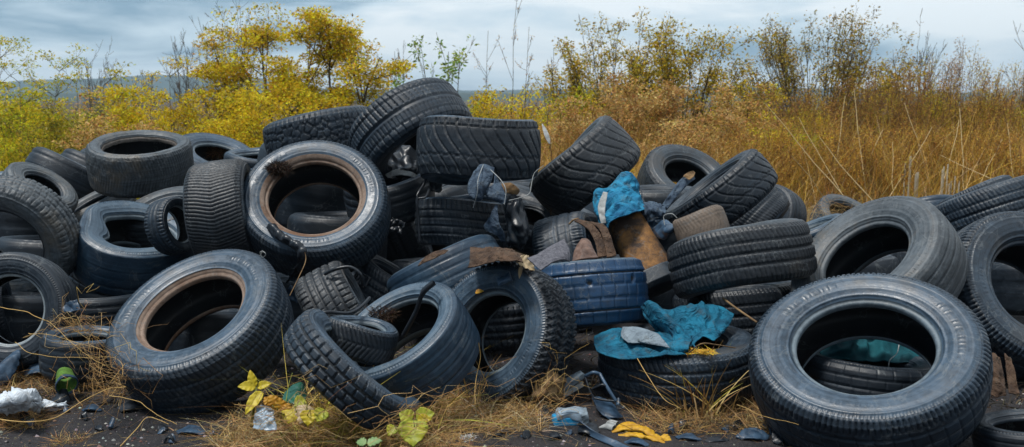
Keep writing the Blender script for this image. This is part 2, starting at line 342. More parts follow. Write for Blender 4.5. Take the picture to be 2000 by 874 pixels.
def tyre(spec):
    (px, py, a, th, ph, d, w, rr, k) = spec['fit']; rng = np.random.default_rng(spec['seed'])
    rv = ray(px, py); n = rv / np.linalg.norm(rv); r2 = RT - n * (RT @ n); r2 /= np.linalg.norm(r2); u2 = np.cross(r2, n)
    t_, p_ = math.radians(th), math.radians(ph)
    Z = -n * math.cos(t_) + math.sin(t_) * (math.cos(p_) * r2 + math.sin(p_) * u2)
    X = math.sin(p_) * r2 - math.cos(p_) * u2; Y = np.cross(Z, X)
    R = a * d / F; W = 2 * R * w; r = R * rr
    cen = CAM + rv * d - (Z * W * .4 if k else 0)
    mw = Matrix(((X[0], Y[0], Z[0], cen[0]), (X[1], Y[1], Z[1], cen[1]), (X[2], Y[2], Z[2], cen[2]), (0, 0, 0, 1)))
    nu, ntr = (640, 84) if a > 140 else (512, 64) if a > 95 else (352, 44) if a > 60 else (224, 30)
    if spec.get('fill'): nu, ntr = 192, 24
    H = W / 2; S = R - r; arc = spec.get('arc')
    if arc: u = np.radians(np.linspace(arc[0], arc[1], int(nu * (arc[1] - arc[0]) / 360) + 1)); closed = False
    else: u = np.linspace(0, 2 * np.pi, nu, endpoint=False); closed = True
    sw, cw = spec.get('tw', .80), .035
    sw -= .04
    tr = [(-.955, .775), (-.925, .84), (-sw - .075, .905), (-sw, .945), (-.52, .975), (-.25, .995), (0, 1), (.25, .995), (.52, .975), (sw, .945), (sw + .075, .905), (.925, .84), (.955, .775)]
    tr = cr(tr, ntr)
    sd_ = cr([(.955, .775), (.982, .70), (1.0, .60), (1.0, .47), (.972, .34), (.915, .22), (.85, .135), (.80, .095)], 34)
    bd = cr([(.80, .095), (.765, .082), (.745, .06), (.73, .02), (.69, -.005), (.62, -.012), (.57, -.004)], 14)
    bs = spec.get('bsplit')
    if bs:
        j = int(np.argmax(sd_[:, 1] < bs)); bd = np.vstack([sd_[j:], bd[1:]]); sd_ = sd_[:j + 1]
    ln = cr([(.57, -.004), (.60, .03), (.69, .09), (.83, .22), (.91, .40), (.92, .58), (.86, .76), (.74, .86), (.45, .905), (0, .915)], 22)
    ln = np.vstack([ln, (ln * [-1, 1])[::-1][1:]])
    dfm = spec.get('deform', {}); nse = rng.integers(1 << 30)
    def surf(prof, groove_g=None, ridge=None):
        x = prof[:, 0] * H; y = r + prof[:, 1] * S
        ds = np.gradient(np.stack([x, y], 1), axis=0); nn = nrm(np.stack([-ds[:, 1], ds[:, 0]], 1))
        ctr = np.array([0, r + S * .45]); flip = np.sign(((np.stack([x, y], 1) - ctr) * nn).sum(1)); nn = nn * flip[:, None]
        XX = np.repeat(x[None], len(u), 0); YY = np.repeat(y[None], len(u), 0)
        if groove_g is not None:
            XX = XX - groove_g * nn[None, :, 0]; YY = YY - groove_g * nn[None, :, 1]
        if ridge is not None:
            XX = XX + ridge * nn[None, :, 0]; YY = YY + ridge * nn[None, :, 1]
        return XX, YY
    def place(XX, YY):
        U = u[:, None]; rho = YY.copy(); ax = XX.copy(); hfrac = np.clip((YY - r) / S, 0, 1)
        ov, oa = dfm.get('oval', (.012 + .02 * rng0.random(), rng0.uniform(0, 180)))
        rho = rho * (1 + ov * np.cos(2 * (U - math.radians(oa))))
        sb, sa = dfm.get('saddle', (.012 * rng0.normal(), rng0.uniform(0, 180)))
        ax = ax + sb * R * 2 * np.cos(2 * (U - math.radians(sa)))
        for (da, dw, amt, axs) in dfm.get('dents', []):     # angle, width, bead pull inwards (m), axial push
            q = np.exp(-(((U - math.radians(da) + np.pi) % (2 * np.pi) - np.pi) / math.radians(dw)) ** 2)
            side = np.clip(XX / H, 0, 1) ** .7 if axs >= 0 else np.clip(-XX / H, 0, 1) ** .7
            rho = rho - q * amt * (1 - hfrac * .8) * side; ax = ax - q * abs(axs) * (1 - hfrac) * side
        for (da, dw, amt) in dfm.get('squash', []):          # whole casing pressed in
            q = np.exp(-(((U - math.radians(da) + np.pi) % (2 * np.pi) - np.pi) / math.radians(dw)) ** 2); rho = rho - q * amt * (.4 + .6 * hfrac)
        if arc:                                              # a torn end runs out into a narrow strip
            q = np.clip((math.radians(arc[1]) - U) / math.radians(60), 0, 1) ** .8; ax = ax * (.22 + .78 * q) + W * .30 * (1 - q); rho = R - (R - rho) * (.4 + .6 * q)
        Pp = np.stack([rho * np.cos(U), rho * np.sin(U), ax], -1)
        lf = snoise(Pp, nse, 2, 3.0 / R * .33)
        Pp = Pp * (1 + .006 * lf[..., None])
        if spec.get('rough'):
            hf = snoise(Pp, nse + 1, 3, 40.0); Pp[..., :2] *= (1 + spec['rough'] * hf[..., None] * .01); Pp[..., 2] += spec['rough'] * hf * .002
        return Pp
    s0 = int(rng.integers(1 << 30))
    def grid(name, XX, YY, mat, prof, flipf=False):
        nonlocal_rng(); Pp = place(XX, YY); nU, nP = XX.shape
        idx = np.arange(nU * nP).reshape(nU, nP)
        if closed: i2 = np.roll(idx, -1, 0)
        else: i2 = idx[1:]; idx = idx[:-1]
        q = np.stack([idx[:, :-1], i2[:, :-1], i2[:, 1:], idx[:, 1:]], -1).reshape(-1, 4)
        if flipf: q = q[:, ::-1]
        pr = np.concatenate([[0], np.cumsum(np.linalg.norm(np.diff(prof * [H, S], axis=0), axis=1))])
        pr = pr + (prof[0, 1] + 2.0) * .37
        return mesh(name, Pp.reshape(-1, 3), q, None, mat, root, None, True, {'prof': np.repeat(pr[None], nU, 0).ravel()})
    rng0 = None
    def nonlocal_rng():
        nonlocal rng0
        rng0 = np.random.default_rng(s0)
    root = empty(spec['name'], mw)
    mt, ms, mb = spec['mats']
    U = np.repeat(u[:, None] / (2 * np.pi), ntr, 1); tp = tr * [H, 1]
    spin = rng.random()
    gg = pattern(spec['pat'], (U + spin) % 1.0, np.repeat(tp[None, :, 0], len(u), 0), R, W * .955, int(rng.integers(999)))
    depth = spec.get('depth', .0075 if R > .18 else .005)
    edge = np.clip((.965 - np.abs(tr[:, 0])) / .06, 0, 1)
    wear = 1 - .35 * (snoise(np.stack([np.cos(u) * R, np.sin(u) * R, 0 * u], -1), nse + 5, 2, 6)[:, None] > .5)
    XX, YY = surf(tr, gg * depth * edge[None] * wear)
    grid('tread', XX, YY, mt, tr)
    # sidewall ribs: concentric ridges and short radial serrations under the shoulder
    h = sd_[:, 1]
    rdg = .0024 * np.exp(-((h - .66) / .018) ** 2) + .0020 * np.exp(-((h - .30) / .02) ** 2) + .0030 * np.exp(-((h - .155) / .018) ** 2) + .0018 * np.exp(-((h - .52) / .012) ** 2)
    nser = max(40, round(2 * np.pi * R / .011)); ser = (.0016 * (np.cos(u * nser) > .1))[:, None] * np.clip((h - .685) / .02, 0, 1)[None] * np.clip((.79 - h) / .02, 0, 1)[None]
    # faint raised arcs (worn, unreadable moulding)
    arcs = .0012 * ((np.sin(u * 3 + 1) > .35)[:, None] & (np.sin(u * 61) * np.sin(u * 37 + 2) > -.1)[:, None]) * np.exp(-((h - .44) / .05) ** 4)[None]
    for sgn in (1, -1):
        pf = sd_ * [sgn, 1]
        XX, YY = surf(pf, None, rdg[None] - ser + arcs if sgn > 0 else np.repeat(rdg[None], len(u), 0)); grid('sidewall', XX, YY, ms, pf, sgn < 0)
        pf = bd * [sgn, 1]; XX, YY = surf(pf); grid('bead', XX, YY, mb, pf, sgn < 0)
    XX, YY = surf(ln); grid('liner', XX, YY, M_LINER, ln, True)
    if not closed:     # the cut ends of a torn casing
        outer = np.vstack([bd[::-1], sd_[::-1][1:], tr[::-1][1:-1], sd_ * [-1, 1], (bd * [-1, 1])[1:]])
        nO = len(outer); li = cr(ln, nO)
        nonlocal_rng(); xo, yo = surf(outer); Po = place(xo, yo); nonlocal_rng(); xl, yl = surf(li); Pl = place(xl, yl)
        V = []; Qs = []
        for e in (0, -1):
            b0 = len(V) and len(np.concatenate(V)); V.append(np.vstack([Po[e], Pl[e]])); i = np.arange(nO - 1)
            Qs.append(np.stack([i, i + 1, i + 1 + nO, i + nO], 1) + (b0 or 0))
        mesh('cut_edge', np.concatenate(V), np.concatenate(Qs), None, M_DTREAD, root)
    tag(root, spec['label'], spec.get('cat', 'tyre'), spec.get('group', 'discarded tyres heaped in the pile'))
    TYRE_R[spec['id']] = dict(root=root, R=R, W=W, cen=cen, X=X, Y=Y, Z=Z, d=d)
    return root
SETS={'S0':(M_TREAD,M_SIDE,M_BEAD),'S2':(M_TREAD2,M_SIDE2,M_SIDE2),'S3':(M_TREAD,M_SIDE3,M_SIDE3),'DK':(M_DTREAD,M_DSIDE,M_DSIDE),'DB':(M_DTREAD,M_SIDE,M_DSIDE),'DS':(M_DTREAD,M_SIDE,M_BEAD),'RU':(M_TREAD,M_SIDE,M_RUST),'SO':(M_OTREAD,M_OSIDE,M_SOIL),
 'BS':(M_BTREAD,M_BSIDE,M_BEAD),'BL':(M_BTREAD,M_BSIDE,M_BEAD),'OL':(M_OTREAD,M_OSIDE,M_DSIDE),'OL2':(M_OTREAD,M_OSIDE,M_OSIDE),'OG':(M_OSIDE,M_OSIDE,M_DSIDE),'SI':(M_TREAD,M_DSIDE,M_SILVER),'SV':(M_DTREAD,M_DSIDE,M_SILVER),
 'PT':(M_PAINT,M_BSIDE,M_BEAD),'KN':(M_DTREAD,M_SIDE,M_BEAD),'BR':(M_BROWN,M_BROWN,M_BROWN)}
TY=[ # id, (px, py, radius px, tilt, direction, depth, width, bead, anchor), tread, materials, label, extras
('front_right',(1688, 674, 218, 43, 90, 2.672, 0.34, 0.57, 1),'slots','S0',
 'largest tyre, leaning back at the front right with its round opening showing',{'depth': 0.009}),
('front_left',(376, 606, 179, 55, 120, 3.107, 0.36, 0.56, 1),'slash','RU',
 'dusty blue tyre tipped on its edge at the front left, inner rim stained brown',{'bsplit': 0.16}),
('rusty',(613, 384, 146, 37, 102, 3.857, 0.36, 0.6, 1),'slash','RU',
 'big tyre with a rusty inner rim and black moss on its sidewall',{'bsplit': 0.24}),
('stack_top_left',(273, 286, 99, 74, 93, 4.998, 0.42, 0.68, 1),'herring','SO',
 'old whitish tyre lying flat on top of the left heap, soil crusted round its opening',{'rough': 0.6}),
('bent_behind',(424, 300, 84, 63, 74, 5.866, 0.34, 0.5, 1),'smooth','S0',
 'smooth bluish tyre behind the flat crusted one, dry brown weeds in its opening',{}),
('dented',(272, 452, 113, 60, 82, 4.172, 0.44, 0.6, 1),'smooth','BS',
 'smooth blue tyre lying flat at the left with its inner rim folded in a wave',{'deform': {'dents': [(178, 24, 0.055, 0.05), (150, 13, -0.03, 0.0), (120, 30, 0.0, 0.02)]}, 'tw': 0.86}),
('small_in_dented',(352, 438, 56, 50, 15, 3.98, 0.42, 0.62, 1),'slots','SI',
 'small tyre with a thin pale rim standing in the opening of the smooth dented one',{}),
('herringbone',(440, 420, 108, 79, 8, 3.941, 0.5, 0.6, 0),'herring','S2',
 'upright tyre left of the rusty rimmed one, fine herringbone cuts across its tread',{}),
('behind_herring',(462, 372, 70, 80, 100, 4.881, 0.42, 0.6, 0),'herring','S0',
 'curved top of a tyre rising just behind the upright herringbone tread',{}),
('mossy_left',(14, 478, 120, 36, -140, 3.905, 0.36, 0.55, 1),'ribs','OL',
 'rough moss spotted grey tyre at the left edge, above the pale rimmed one',{'rough': 0.8}),
('silver_bead',(18, 606, 114, 24, 175, 3.381, 0.36, 0.57, 1),'smooth','SV',
 'dark tyre standing at the lower left edge with a pale shiny ring round its opening',{}),
('inside_silver',(-20, 610, 66, 80, 10, 3.633, 0.5, 0.6, 0),'herring','DK',
 'small tyre stuck inside the pale rimmed tyre at the lower left edge',{}),
('grey_oval',(86, 362, 72, 64, 57, 4.826, 0.34, 0.5, 1),'smooth','OG',
 'worn grey tyre behind the mossy one, its oval opening seen at a slant',{'rough': 0.3}),
('ribbed_left',(128, 350, 76, 84, -118, 5.466, 0.42, 0.6, 0),'smooth','DB',
 'dark blue tyre tilted at the back left, showing only straight rib lines',{}),
('ribbed_left_b',(178, 345, 66, 84, -120, 6.5, 0.42, 0.6, 0),'smooth','DK',
 'dark tyre tucked between the tilted rib lined one and the crusted flat one',{}),
('tube_sliver',(205, 310, 44, 80, 100, 6.895, 0.5, 0.6, 0),'smooth','DK',
 'end of a dark smooth tyre peeping out behind the crusted flat one',{}),
('twist_ribs',(165, 392, 66, 84, 120, 5.912, 0.42, 0.6, 0),'ribs','DK',
 'dark tyre with deep slanting ribs under the tilted rib lined one',{}),
('smooth_grey',(190, 420, 78, 80, 120, 5.133, 0.4, 0.6, 0),'cuts','OG',
 'smooth worn grey tyre below the crusted flat one, leaning to the right',{}),
('under_dented',(262, 480, 130, 62, 85, 4.47, 0.34, 0.6, 1),'slots','S3',
 'tyre whose rough curved edge shows just above the dented smooth one',{}),
('under_stack',(320, 405, 88, 68, 110, 4.51, 0.36, 0.55, 1),'smooth','S2',
 'smooth tyre pressed under the crusted flat one on the left heap',{}),
('top',(805, 260, 121, 66, -58, 4.45, 0.4, 0.6, 0),'band','S3',
 'topmost tyre of the pile, arching over with one broad black groove round it',{'depth': 0.01}),
('cracked',(628, 272, 110, 91, 102, 4.734, 0.44, 0.6, 0),'poly','S3',
 'wide tyre lying left of the topmost one, its tread broken into crazed scales',{'depth': 0.008}),
('wide',(935, 295, 118, 95, 90, 4.06, 0.48, 0.6, 0),'wave','DB',
 'wide tyre lying right under the topmost one, with long curved tread grooves',{'depth': 0.008, 'deform': {'squash': [(250, 40, 0.018)], 'oval': (0.03, 0), 'saddle': (0.025, 25)}, 'rough': 0.3, 'tw': 0.68}),
('under_wide',(912, 432, 97, 85, 90, 4.215, 0.46, 0.6, 0),'ribs','DB',
 'tyre lying beneath the wide one with curved grooves, arrow shaped cuts on its tread',{'deform': {'saddle': (0.03, 60), 'oval': (0.04, 10)}, 'rough': 0.3, 'tw': 0.68}),
('leaning',(1142, 332, 114, 89, 133, 4.5, 0.46, 0.6, 0),'wave','S2',
 'wide tyre leaning steeply right of the centre, pointed top against the brown bushes',{'depth': 0.006, 'deform': {'oval': (0.05, 90), 'saddle': (0.02, 40)}}),
('hole_right',(1346, 342, 94, 56, 66, 5.723, 0.42, 0.52, 1),'wave','S2',
 'tyre at the back right of the steep leaning one, its dark opening half hidden',{'depth': 0.006}),
('diag',(1406, 386, 112, 83, 128, 4.392, 0.36, 0.6, 0),'wave','DK',
 'tyre lying diagonally with sweeping grooves in front of the one with a half hidden opening',{'depth': 0.007}),
('flat_right',(1445, 503, 136, 89, 102, 3.473, 0.4, 0.6, 0),'slash','S2',
 'broad tyre lying on its side behind the teal blanket, finely slashed tread facing out',{'deform': {'saddle': (0.022, 70), 'oval': (0.03, 0)}}),
('peeled',(1686, 500, 164, 54, 125, 3.362, 0.36, 0.54, 1),'smooth','OL2',
 'large worn grey tyre behind the front right one, scuffed patches on its shoulder',{'rough': 0.25}),
('right_edge',(2030, 560, 172, 46, 30, 3.303, 0.38, 0.55, 1),'slots','S3',
 'big tyre with a ribbed shoulder, cut off by the right edge of the photo',{}),
('back_right',(1940, 418, 115, 95, 110, 4.321, 0.38, 0.6, 0),'slash','S3',
 'blue grey tyre at the back right above the one cut off by the frame',{}),
('back_right_lip',(1912, 395, 72, 94, 114, 5.299, 0.38, 0.6, 0),'slots','S0',
 'tyre whose curved top shows just behind the blue grey one at the back right',{}),
('back_right_arc',(1815, 425, 66, 74, -80, 5.716, 0.4, 0.55, 0),'smooth','BL',
 'low blue tyre arch behind the large worn grey tyre',{}),
('back_grass',(1648, 436, 64, 60, 60, 6.264, 0.4, 0.6, 0),'slots','OL',
 'old tyre lying in dry grass behind the pile, straw hanging over its opening',{}),
('sliver_behind',(1505, 425, 66, 40, 150, 5.9, 0.4, 0.6, 0),'smooth','DK',
 'rim of a dark tyre at the grass edge, right behind the diagonal one',{}),
('blue_ribs',(1592, 472, 74, 82, 112, 4.267, 0.44, 0.6, 0),'smooth','BL',
 'blue tyre with rib lines between the slashed broad one and the large worn grey one',{}),
('behind_diag',(1462, 436, 84, 84, -42, 5.115, 0.44, 0.6, 0),'slash','DB',
 'dark tyre sloping down behind the diagonal one with sweeping grooves',{}),
('flat_front',(1323, 670, 155, 75, 91, 3.195, 0.33, 0.56, 1),'slash','S3',
 'tyre lying flat on the ground with the teal blanket over it',{}),
('blue_paint',(1142, 575, 120, 91, 95, 3.523, 0.5, 0.6, 0),'cuts','PT',
 'tyre with bright blue paint and torn nicks in its tread',{'rough': 0.3, 'depth': 0.011, 'tw': 0.7}),
('knobby',(958, 650, 147, 37, 164, 3.122, 0.38, 0.52, 1),'knobs','KN',
 'chunky off road tyre standing in the middle front with thick blocky tread',{'depth': 0.007}),
('smooth_front',(770, 648, 138, 58, 125, 2.9, 0.44, 0.66, 1),'smooth','BS',
 'smooth blue tyre lying tilted in front, a dark stick across its opening',{'tw': 0.86}),
('torn',(710, 697, 150, 74, 50, 2.7, 0.26, 0.6, 1),'blocks','S0',
 'torn half of a tyre curved under the smooth blue one at the front',{'arc': (158, 368), 'depth': 0.009}),
('small_in_torn',(704, 662, 74, 80, 78, 2.86, 0.44, 0.6, 0),'herring','DS',
 'small arrow patterned tyre lying inside the torn half tyre',{'depth': 0.006}),
('dark_ribs',(662, 610, 98, 84, 28, 3.564, 0.5, 0.6, 0),'ribs','S2',
 'tyre with four dark straight grooves, right of the front left one',{'depth': 0.008}),
('blue_arc',(878, 552, 120, 80, -66, 3.74, 0.4, 0.6, 0),'smooth','BL',
 'blue tyre arch with rib lines behind the smooth blue front one',{}),
('small_brown',(1370, 445, 52, 96, 108, 3.75, 0.55, 0.6, 0),'herring','BR',
 'very small brownish tyre resting on the broad slashed one',{'depth': 0.003}),
('strapped',(1112, 505, 86, 80, 12, 4.07, 0.6, 0.6, 0),'slots','S3',
 'dark blue tyre with a brown strap over it, left of the orange brown drum',{'rough': 0.4}),
('inside_front',(1690, 745, 138, 80, 82, 3.004, 0.36, 0.6, 0),'cuts','DK',
 'dark tyre lying on the ground seen through the opening of the front right one',{}),
('corner',(2008, 860, 96, 72, 90, 2.566, 0.4, 0.6, 0),'smooth','DK',
 'dark tyre in the bottom right corner of the photo',{}),
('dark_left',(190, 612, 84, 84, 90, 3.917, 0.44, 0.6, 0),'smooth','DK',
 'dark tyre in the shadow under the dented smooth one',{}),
('low_blue',(172, 690, 84, 76, 92, 3.32, 0.46, 0.6, 0),'smooth','DS',
 'low blue tyre in the straw, left of the front left one',{}),
('dark_mid',(790, 472, 84, 84, 22, 4.919, 0.5, 0.6, 0),'slash','DK',
 'dark tyre squeezed upright right beside the rusty rimmed one',{}),
('dark_mid_b',(760, 565, 86, 80, 60, 4.088, 0.44, 0.6, 0),'slash','DK',
 'shaded tyre below the rusty rimmed one, left of the blue arch',{}),
('dark_smooth',(762, 388, 90, 80, 100, 4.452, 0.44, 0.6, 0),'smooth','DB',
 'dark smooth tyre under the arch of the topmost one',{}),
('dark_gap',(1026, 440, 60, 55, 70, 4.6, 0.4, 0.6, 0),'smooth','DK',
 'dark tyre in the gap between the denim rag and the steep leaning one',{}),
('edge_left',(-12, 380, 70, 78, 100, 5.802, 0.44, 0.6, 0),'smooth','BL',
 'blue tyre behind the mossy one, cut off by the left edge of the photo',{}),
('sliver_mid',(500, 325, 60, 76, 90, 5.6, 0.44, 0.6, 0),'smooth','S0',
 'tyre peeping out to the left of the scaly cracked one',{}),
('in_knobby',(985, 630, 84, 82, 95, 3.783, 0.5, 0.6, 0),'ribs','DK',
 'dark tyre seen through the opening of the chunky off road one',{}),
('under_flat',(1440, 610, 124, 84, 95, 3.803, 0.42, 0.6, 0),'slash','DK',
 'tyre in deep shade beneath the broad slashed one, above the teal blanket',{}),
('edge_right',(2015, 430, 44, 76, 80, 5.6, 0.44, 0.6, 0),'smooth','S0',
 'small piece of tyre at the right edge behind the cut off one',{}),
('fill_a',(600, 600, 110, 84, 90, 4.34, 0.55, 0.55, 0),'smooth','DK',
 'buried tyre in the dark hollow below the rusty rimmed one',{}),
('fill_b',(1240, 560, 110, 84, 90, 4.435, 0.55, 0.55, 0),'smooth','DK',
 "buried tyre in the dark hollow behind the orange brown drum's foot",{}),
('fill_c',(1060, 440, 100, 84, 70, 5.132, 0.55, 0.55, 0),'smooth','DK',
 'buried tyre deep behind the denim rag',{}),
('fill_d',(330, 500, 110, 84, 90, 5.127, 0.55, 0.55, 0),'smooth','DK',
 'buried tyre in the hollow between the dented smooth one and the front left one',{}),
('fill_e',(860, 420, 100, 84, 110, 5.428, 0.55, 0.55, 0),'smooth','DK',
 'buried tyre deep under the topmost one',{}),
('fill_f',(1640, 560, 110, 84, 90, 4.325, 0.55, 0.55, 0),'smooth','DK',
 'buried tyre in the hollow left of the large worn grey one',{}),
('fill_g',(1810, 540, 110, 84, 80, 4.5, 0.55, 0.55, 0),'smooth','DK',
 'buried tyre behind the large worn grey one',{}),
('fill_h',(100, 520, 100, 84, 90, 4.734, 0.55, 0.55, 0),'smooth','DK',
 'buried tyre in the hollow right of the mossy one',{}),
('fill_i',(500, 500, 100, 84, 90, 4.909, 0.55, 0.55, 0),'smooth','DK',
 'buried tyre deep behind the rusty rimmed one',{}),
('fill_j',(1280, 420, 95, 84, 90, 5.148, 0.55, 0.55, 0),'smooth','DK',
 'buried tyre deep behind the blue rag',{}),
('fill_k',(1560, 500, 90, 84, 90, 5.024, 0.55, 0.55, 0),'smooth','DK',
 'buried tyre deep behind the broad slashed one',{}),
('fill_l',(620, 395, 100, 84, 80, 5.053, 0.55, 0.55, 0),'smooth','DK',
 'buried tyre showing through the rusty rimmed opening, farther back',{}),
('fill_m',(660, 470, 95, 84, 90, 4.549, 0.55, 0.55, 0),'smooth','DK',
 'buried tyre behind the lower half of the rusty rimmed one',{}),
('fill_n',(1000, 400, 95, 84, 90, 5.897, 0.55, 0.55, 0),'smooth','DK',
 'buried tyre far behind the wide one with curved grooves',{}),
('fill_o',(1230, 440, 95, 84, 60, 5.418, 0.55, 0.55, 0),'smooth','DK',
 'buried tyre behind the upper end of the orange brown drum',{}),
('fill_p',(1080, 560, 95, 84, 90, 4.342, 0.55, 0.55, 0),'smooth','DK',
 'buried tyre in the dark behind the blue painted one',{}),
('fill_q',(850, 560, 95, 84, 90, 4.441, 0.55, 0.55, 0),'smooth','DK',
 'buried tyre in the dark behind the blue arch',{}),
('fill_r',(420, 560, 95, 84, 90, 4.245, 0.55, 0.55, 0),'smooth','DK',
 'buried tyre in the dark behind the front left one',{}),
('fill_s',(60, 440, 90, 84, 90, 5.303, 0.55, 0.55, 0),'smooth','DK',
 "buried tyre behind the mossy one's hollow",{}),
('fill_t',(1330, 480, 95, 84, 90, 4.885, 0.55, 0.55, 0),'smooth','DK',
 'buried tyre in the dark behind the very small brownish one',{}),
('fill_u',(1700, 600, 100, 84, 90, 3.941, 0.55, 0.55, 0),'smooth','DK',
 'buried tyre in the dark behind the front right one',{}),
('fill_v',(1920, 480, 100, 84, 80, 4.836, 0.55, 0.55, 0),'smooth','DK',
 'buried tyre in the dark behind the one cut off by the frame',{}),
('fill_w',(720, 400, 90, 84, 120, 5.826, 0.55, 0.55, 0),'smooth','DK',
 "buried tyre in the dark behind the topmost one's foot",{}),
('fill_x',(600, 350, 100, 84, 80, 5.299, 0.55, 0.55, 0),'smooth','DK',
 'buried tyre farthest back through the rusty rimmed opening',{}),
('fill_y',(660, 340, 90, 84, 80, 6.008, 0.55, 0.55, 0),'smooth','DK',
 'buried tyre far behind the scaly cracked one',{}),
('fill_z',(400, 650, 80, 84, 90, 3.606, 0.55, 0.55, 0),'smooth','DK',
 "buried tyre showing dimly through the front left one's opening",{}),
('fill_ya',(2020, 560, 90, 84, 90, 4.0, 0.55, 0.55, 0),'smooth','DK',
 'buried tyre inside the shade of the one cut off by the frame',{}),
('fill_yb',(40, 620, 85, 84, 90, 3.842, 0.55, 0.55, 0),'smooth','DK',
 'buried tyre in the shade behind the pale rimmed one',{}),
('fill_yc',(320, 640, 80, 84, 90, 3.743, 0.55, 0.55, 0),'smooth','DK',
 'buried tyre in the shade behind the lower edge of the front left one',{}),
]
for n_, (id_, fit_, pat_, m_, lab_, ex_) in enumerate(TY):
    tyre(dict(id=id_, name='tyre', fit=fit_, pat=pat_, mats=SETS[m_], label=lab_, seed=100 + n_, fill=id_.startswith('fill'), **ex_))
bpy.context.view_layer.update()
DG = bpy.context.evaluated_depsgraph_get()
def surf_depth(px, py, default=None):
    rv = ray(px, py); hit, loc, nor, *_ = scene.ray_cast(DG, Vector(CAM), Vector(rv / np.linalg.norm(rv)))
    if not hit: return default
    return float((np.array(loc) - CAM) @ FW)
def fabric(name, c1, c2, scale=13, dist=.011, dirt=(.05, .045, .035), rough=.85):
    m, nt, b = new_mat(name); L = nt.links; tc = nnode(nt, 'ShaderNodeTexCoord')
    n = nnode(nt, 'ShaderNodeTexNoise', Scale=scale, Detail=6.0, Roughness=.6); w = nnode(nt, 'ShaderNodeTexNoise', Scale=scale * 1.3, Detail=2.0, Distortion=1.6); f = nnode(nt, 'ShaderNodeTexNoise', Scale=scale * 30, Detail=2.0)
    for q in (n, w, f): L.new(tc.outputs['Object'], q.inputs['Vector'])
    c = mixc(nt, ramp(nt, n.outputs['Fac'], [(.36, 0.0), (.62, 1.0)]), c2, c1); n2 = nnode(nt, 'ShaderNodeTexNoise', Scale=scale * .6, Detail=8.0, Roughness=.75)
    L.new(tc.outputs['Object'], n2.inputs['Vector']); c = mixc(nt, ramp(nt, n2.outputs['Fac'], [(.54, 0.0), (.68, .75)]), c, dirt)
    L.new(c, b.inputs['Base Color']); b.inputs['Roughness'].default_value = rough; b.inputs['Specular IOR Level'].default_value = .25
    rd = mathn(nt, 'ABSOLUTE', mathn(nt, 'SUBTRACT', w.outputs['Fac'], .5)); bm = nnode(nt, 'ShaderNodeBump', Strength=1.0, Distance=dist)
    L.new(mathn(nt, 'ADD', mathn(nt, 'MULTIPLY', rd, 2.4), mathn(nt, 'MULTIPLY', f.outputs['Fac'], .06)), bm.inputs['Height']); L.new(bm.outputs[0], b.inputs['Normal']); return m
# ---------------------------------------------------------------- rags, drum, wires and other finds on the pile
M_TEAL = fabric('teal_cloth', (.008, .135, .225), (.003, .045, .085))
M_SKY = fabric('bright_blue_cloth', (.020, .22, .38), (.006, .08, .17))
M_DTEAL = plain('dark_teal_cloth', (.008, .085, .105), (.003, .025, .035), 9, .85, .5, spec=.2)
M_GREYC = fabric('grey_cloth', (.20, .25, .29), (.11, .14, .17), 16, .007)
M_DENIM = fabric('denim', (.075, .11, .155), (.025, .04, .065), 22, .006)
M_FELT = plain('grey_felt', (.15, .15, .17), (.07, .07, .085), 120, .95, 1.0, spec=.1)
M_BCLOTH = fabric('brown_cloth', (.10, .06, .038), (.035, .022, .016), 22, .007)
M_LEATHER = plain('brown_leather', (.16, .095, .07), (.07, .04, .03), 30, .6, .8)
M_BLACKP = plain('black_plastic', (.018, .024, .032), (.008, .010, .014), 20, .35, .4)
M_BLUEP = plain('blue_black_rubber_scrap', (.045, .085, .14), (.012, .026, .048), 18, .38, .6)
M_WHITEP = fabric('dirty_white_plastic', (.64, .70, .76), (.42, .48, .54), 14, .005, (.34, .32, .29), .45)
M_STRAW2 = plain('straw_yellow', (.58, .38, .13), (.42, .26, .08), 20, .7, .3)
M_CARD2 = plain('green_stem', (.30, .34, .05), (.22, .24, .04), 20, .6, .3)
M_PALE = plain('pale_stripe', (.36, .38, .38), (.20, .21, .21), 40, .7, .6)
M_CONT = plain('light_blue_plastic', (.03, .36, .66), (.02, .26, .52), 12, .3, .2)
M_CLEAR = plain('clouded_plastic', (.45, .56, .66), (.26, .34, .42), 30, .3, .7, trans=.35)
M_GLASS = plain('green_plastic', (.05, .22, .13), (.03, .12, .10), 12, .2, .3, trans=.5)
M_MOSSG = plain('green_paint', (.09, .20, .02), (.04, .09, .01), 30, .8, .9)
M_YGLOVE = plain('yellow_glove', (.58, .33, .012), (.30, .14, .006), 40, .6, 1.0)
M_CARD = plain('dead_brown_leaf', (.24, .15, .07), (.10, .06, .03), 18, .9, .8)
M_DRUM = rubber('rusty_drum', dark=(.035, .024, .018), dust=(.36, .17, .045), amt=.9, ring=False, seed=21, rough=.7, grime=(.018, .016, .018), grime_amt=.85, spec=.3, bump=.6)
def pd(tid, px, py, lift=0.0):
    t = TYRE_R[tid]; Fp = t['cen'] + t['Z'] * (t['W'] * .5 + lift); rv = ray(px, py); return float(((Fp - CAM) @ t['Z']) / (rv @ t['Z']))
def D(px, py, lift=.02, default=4.0, lo=None, hi=None):
    d = surf_depth(px, py, default) - lift
    if lo: d = max(d, lo)
    if hi: d = min(d, hi)
    return d
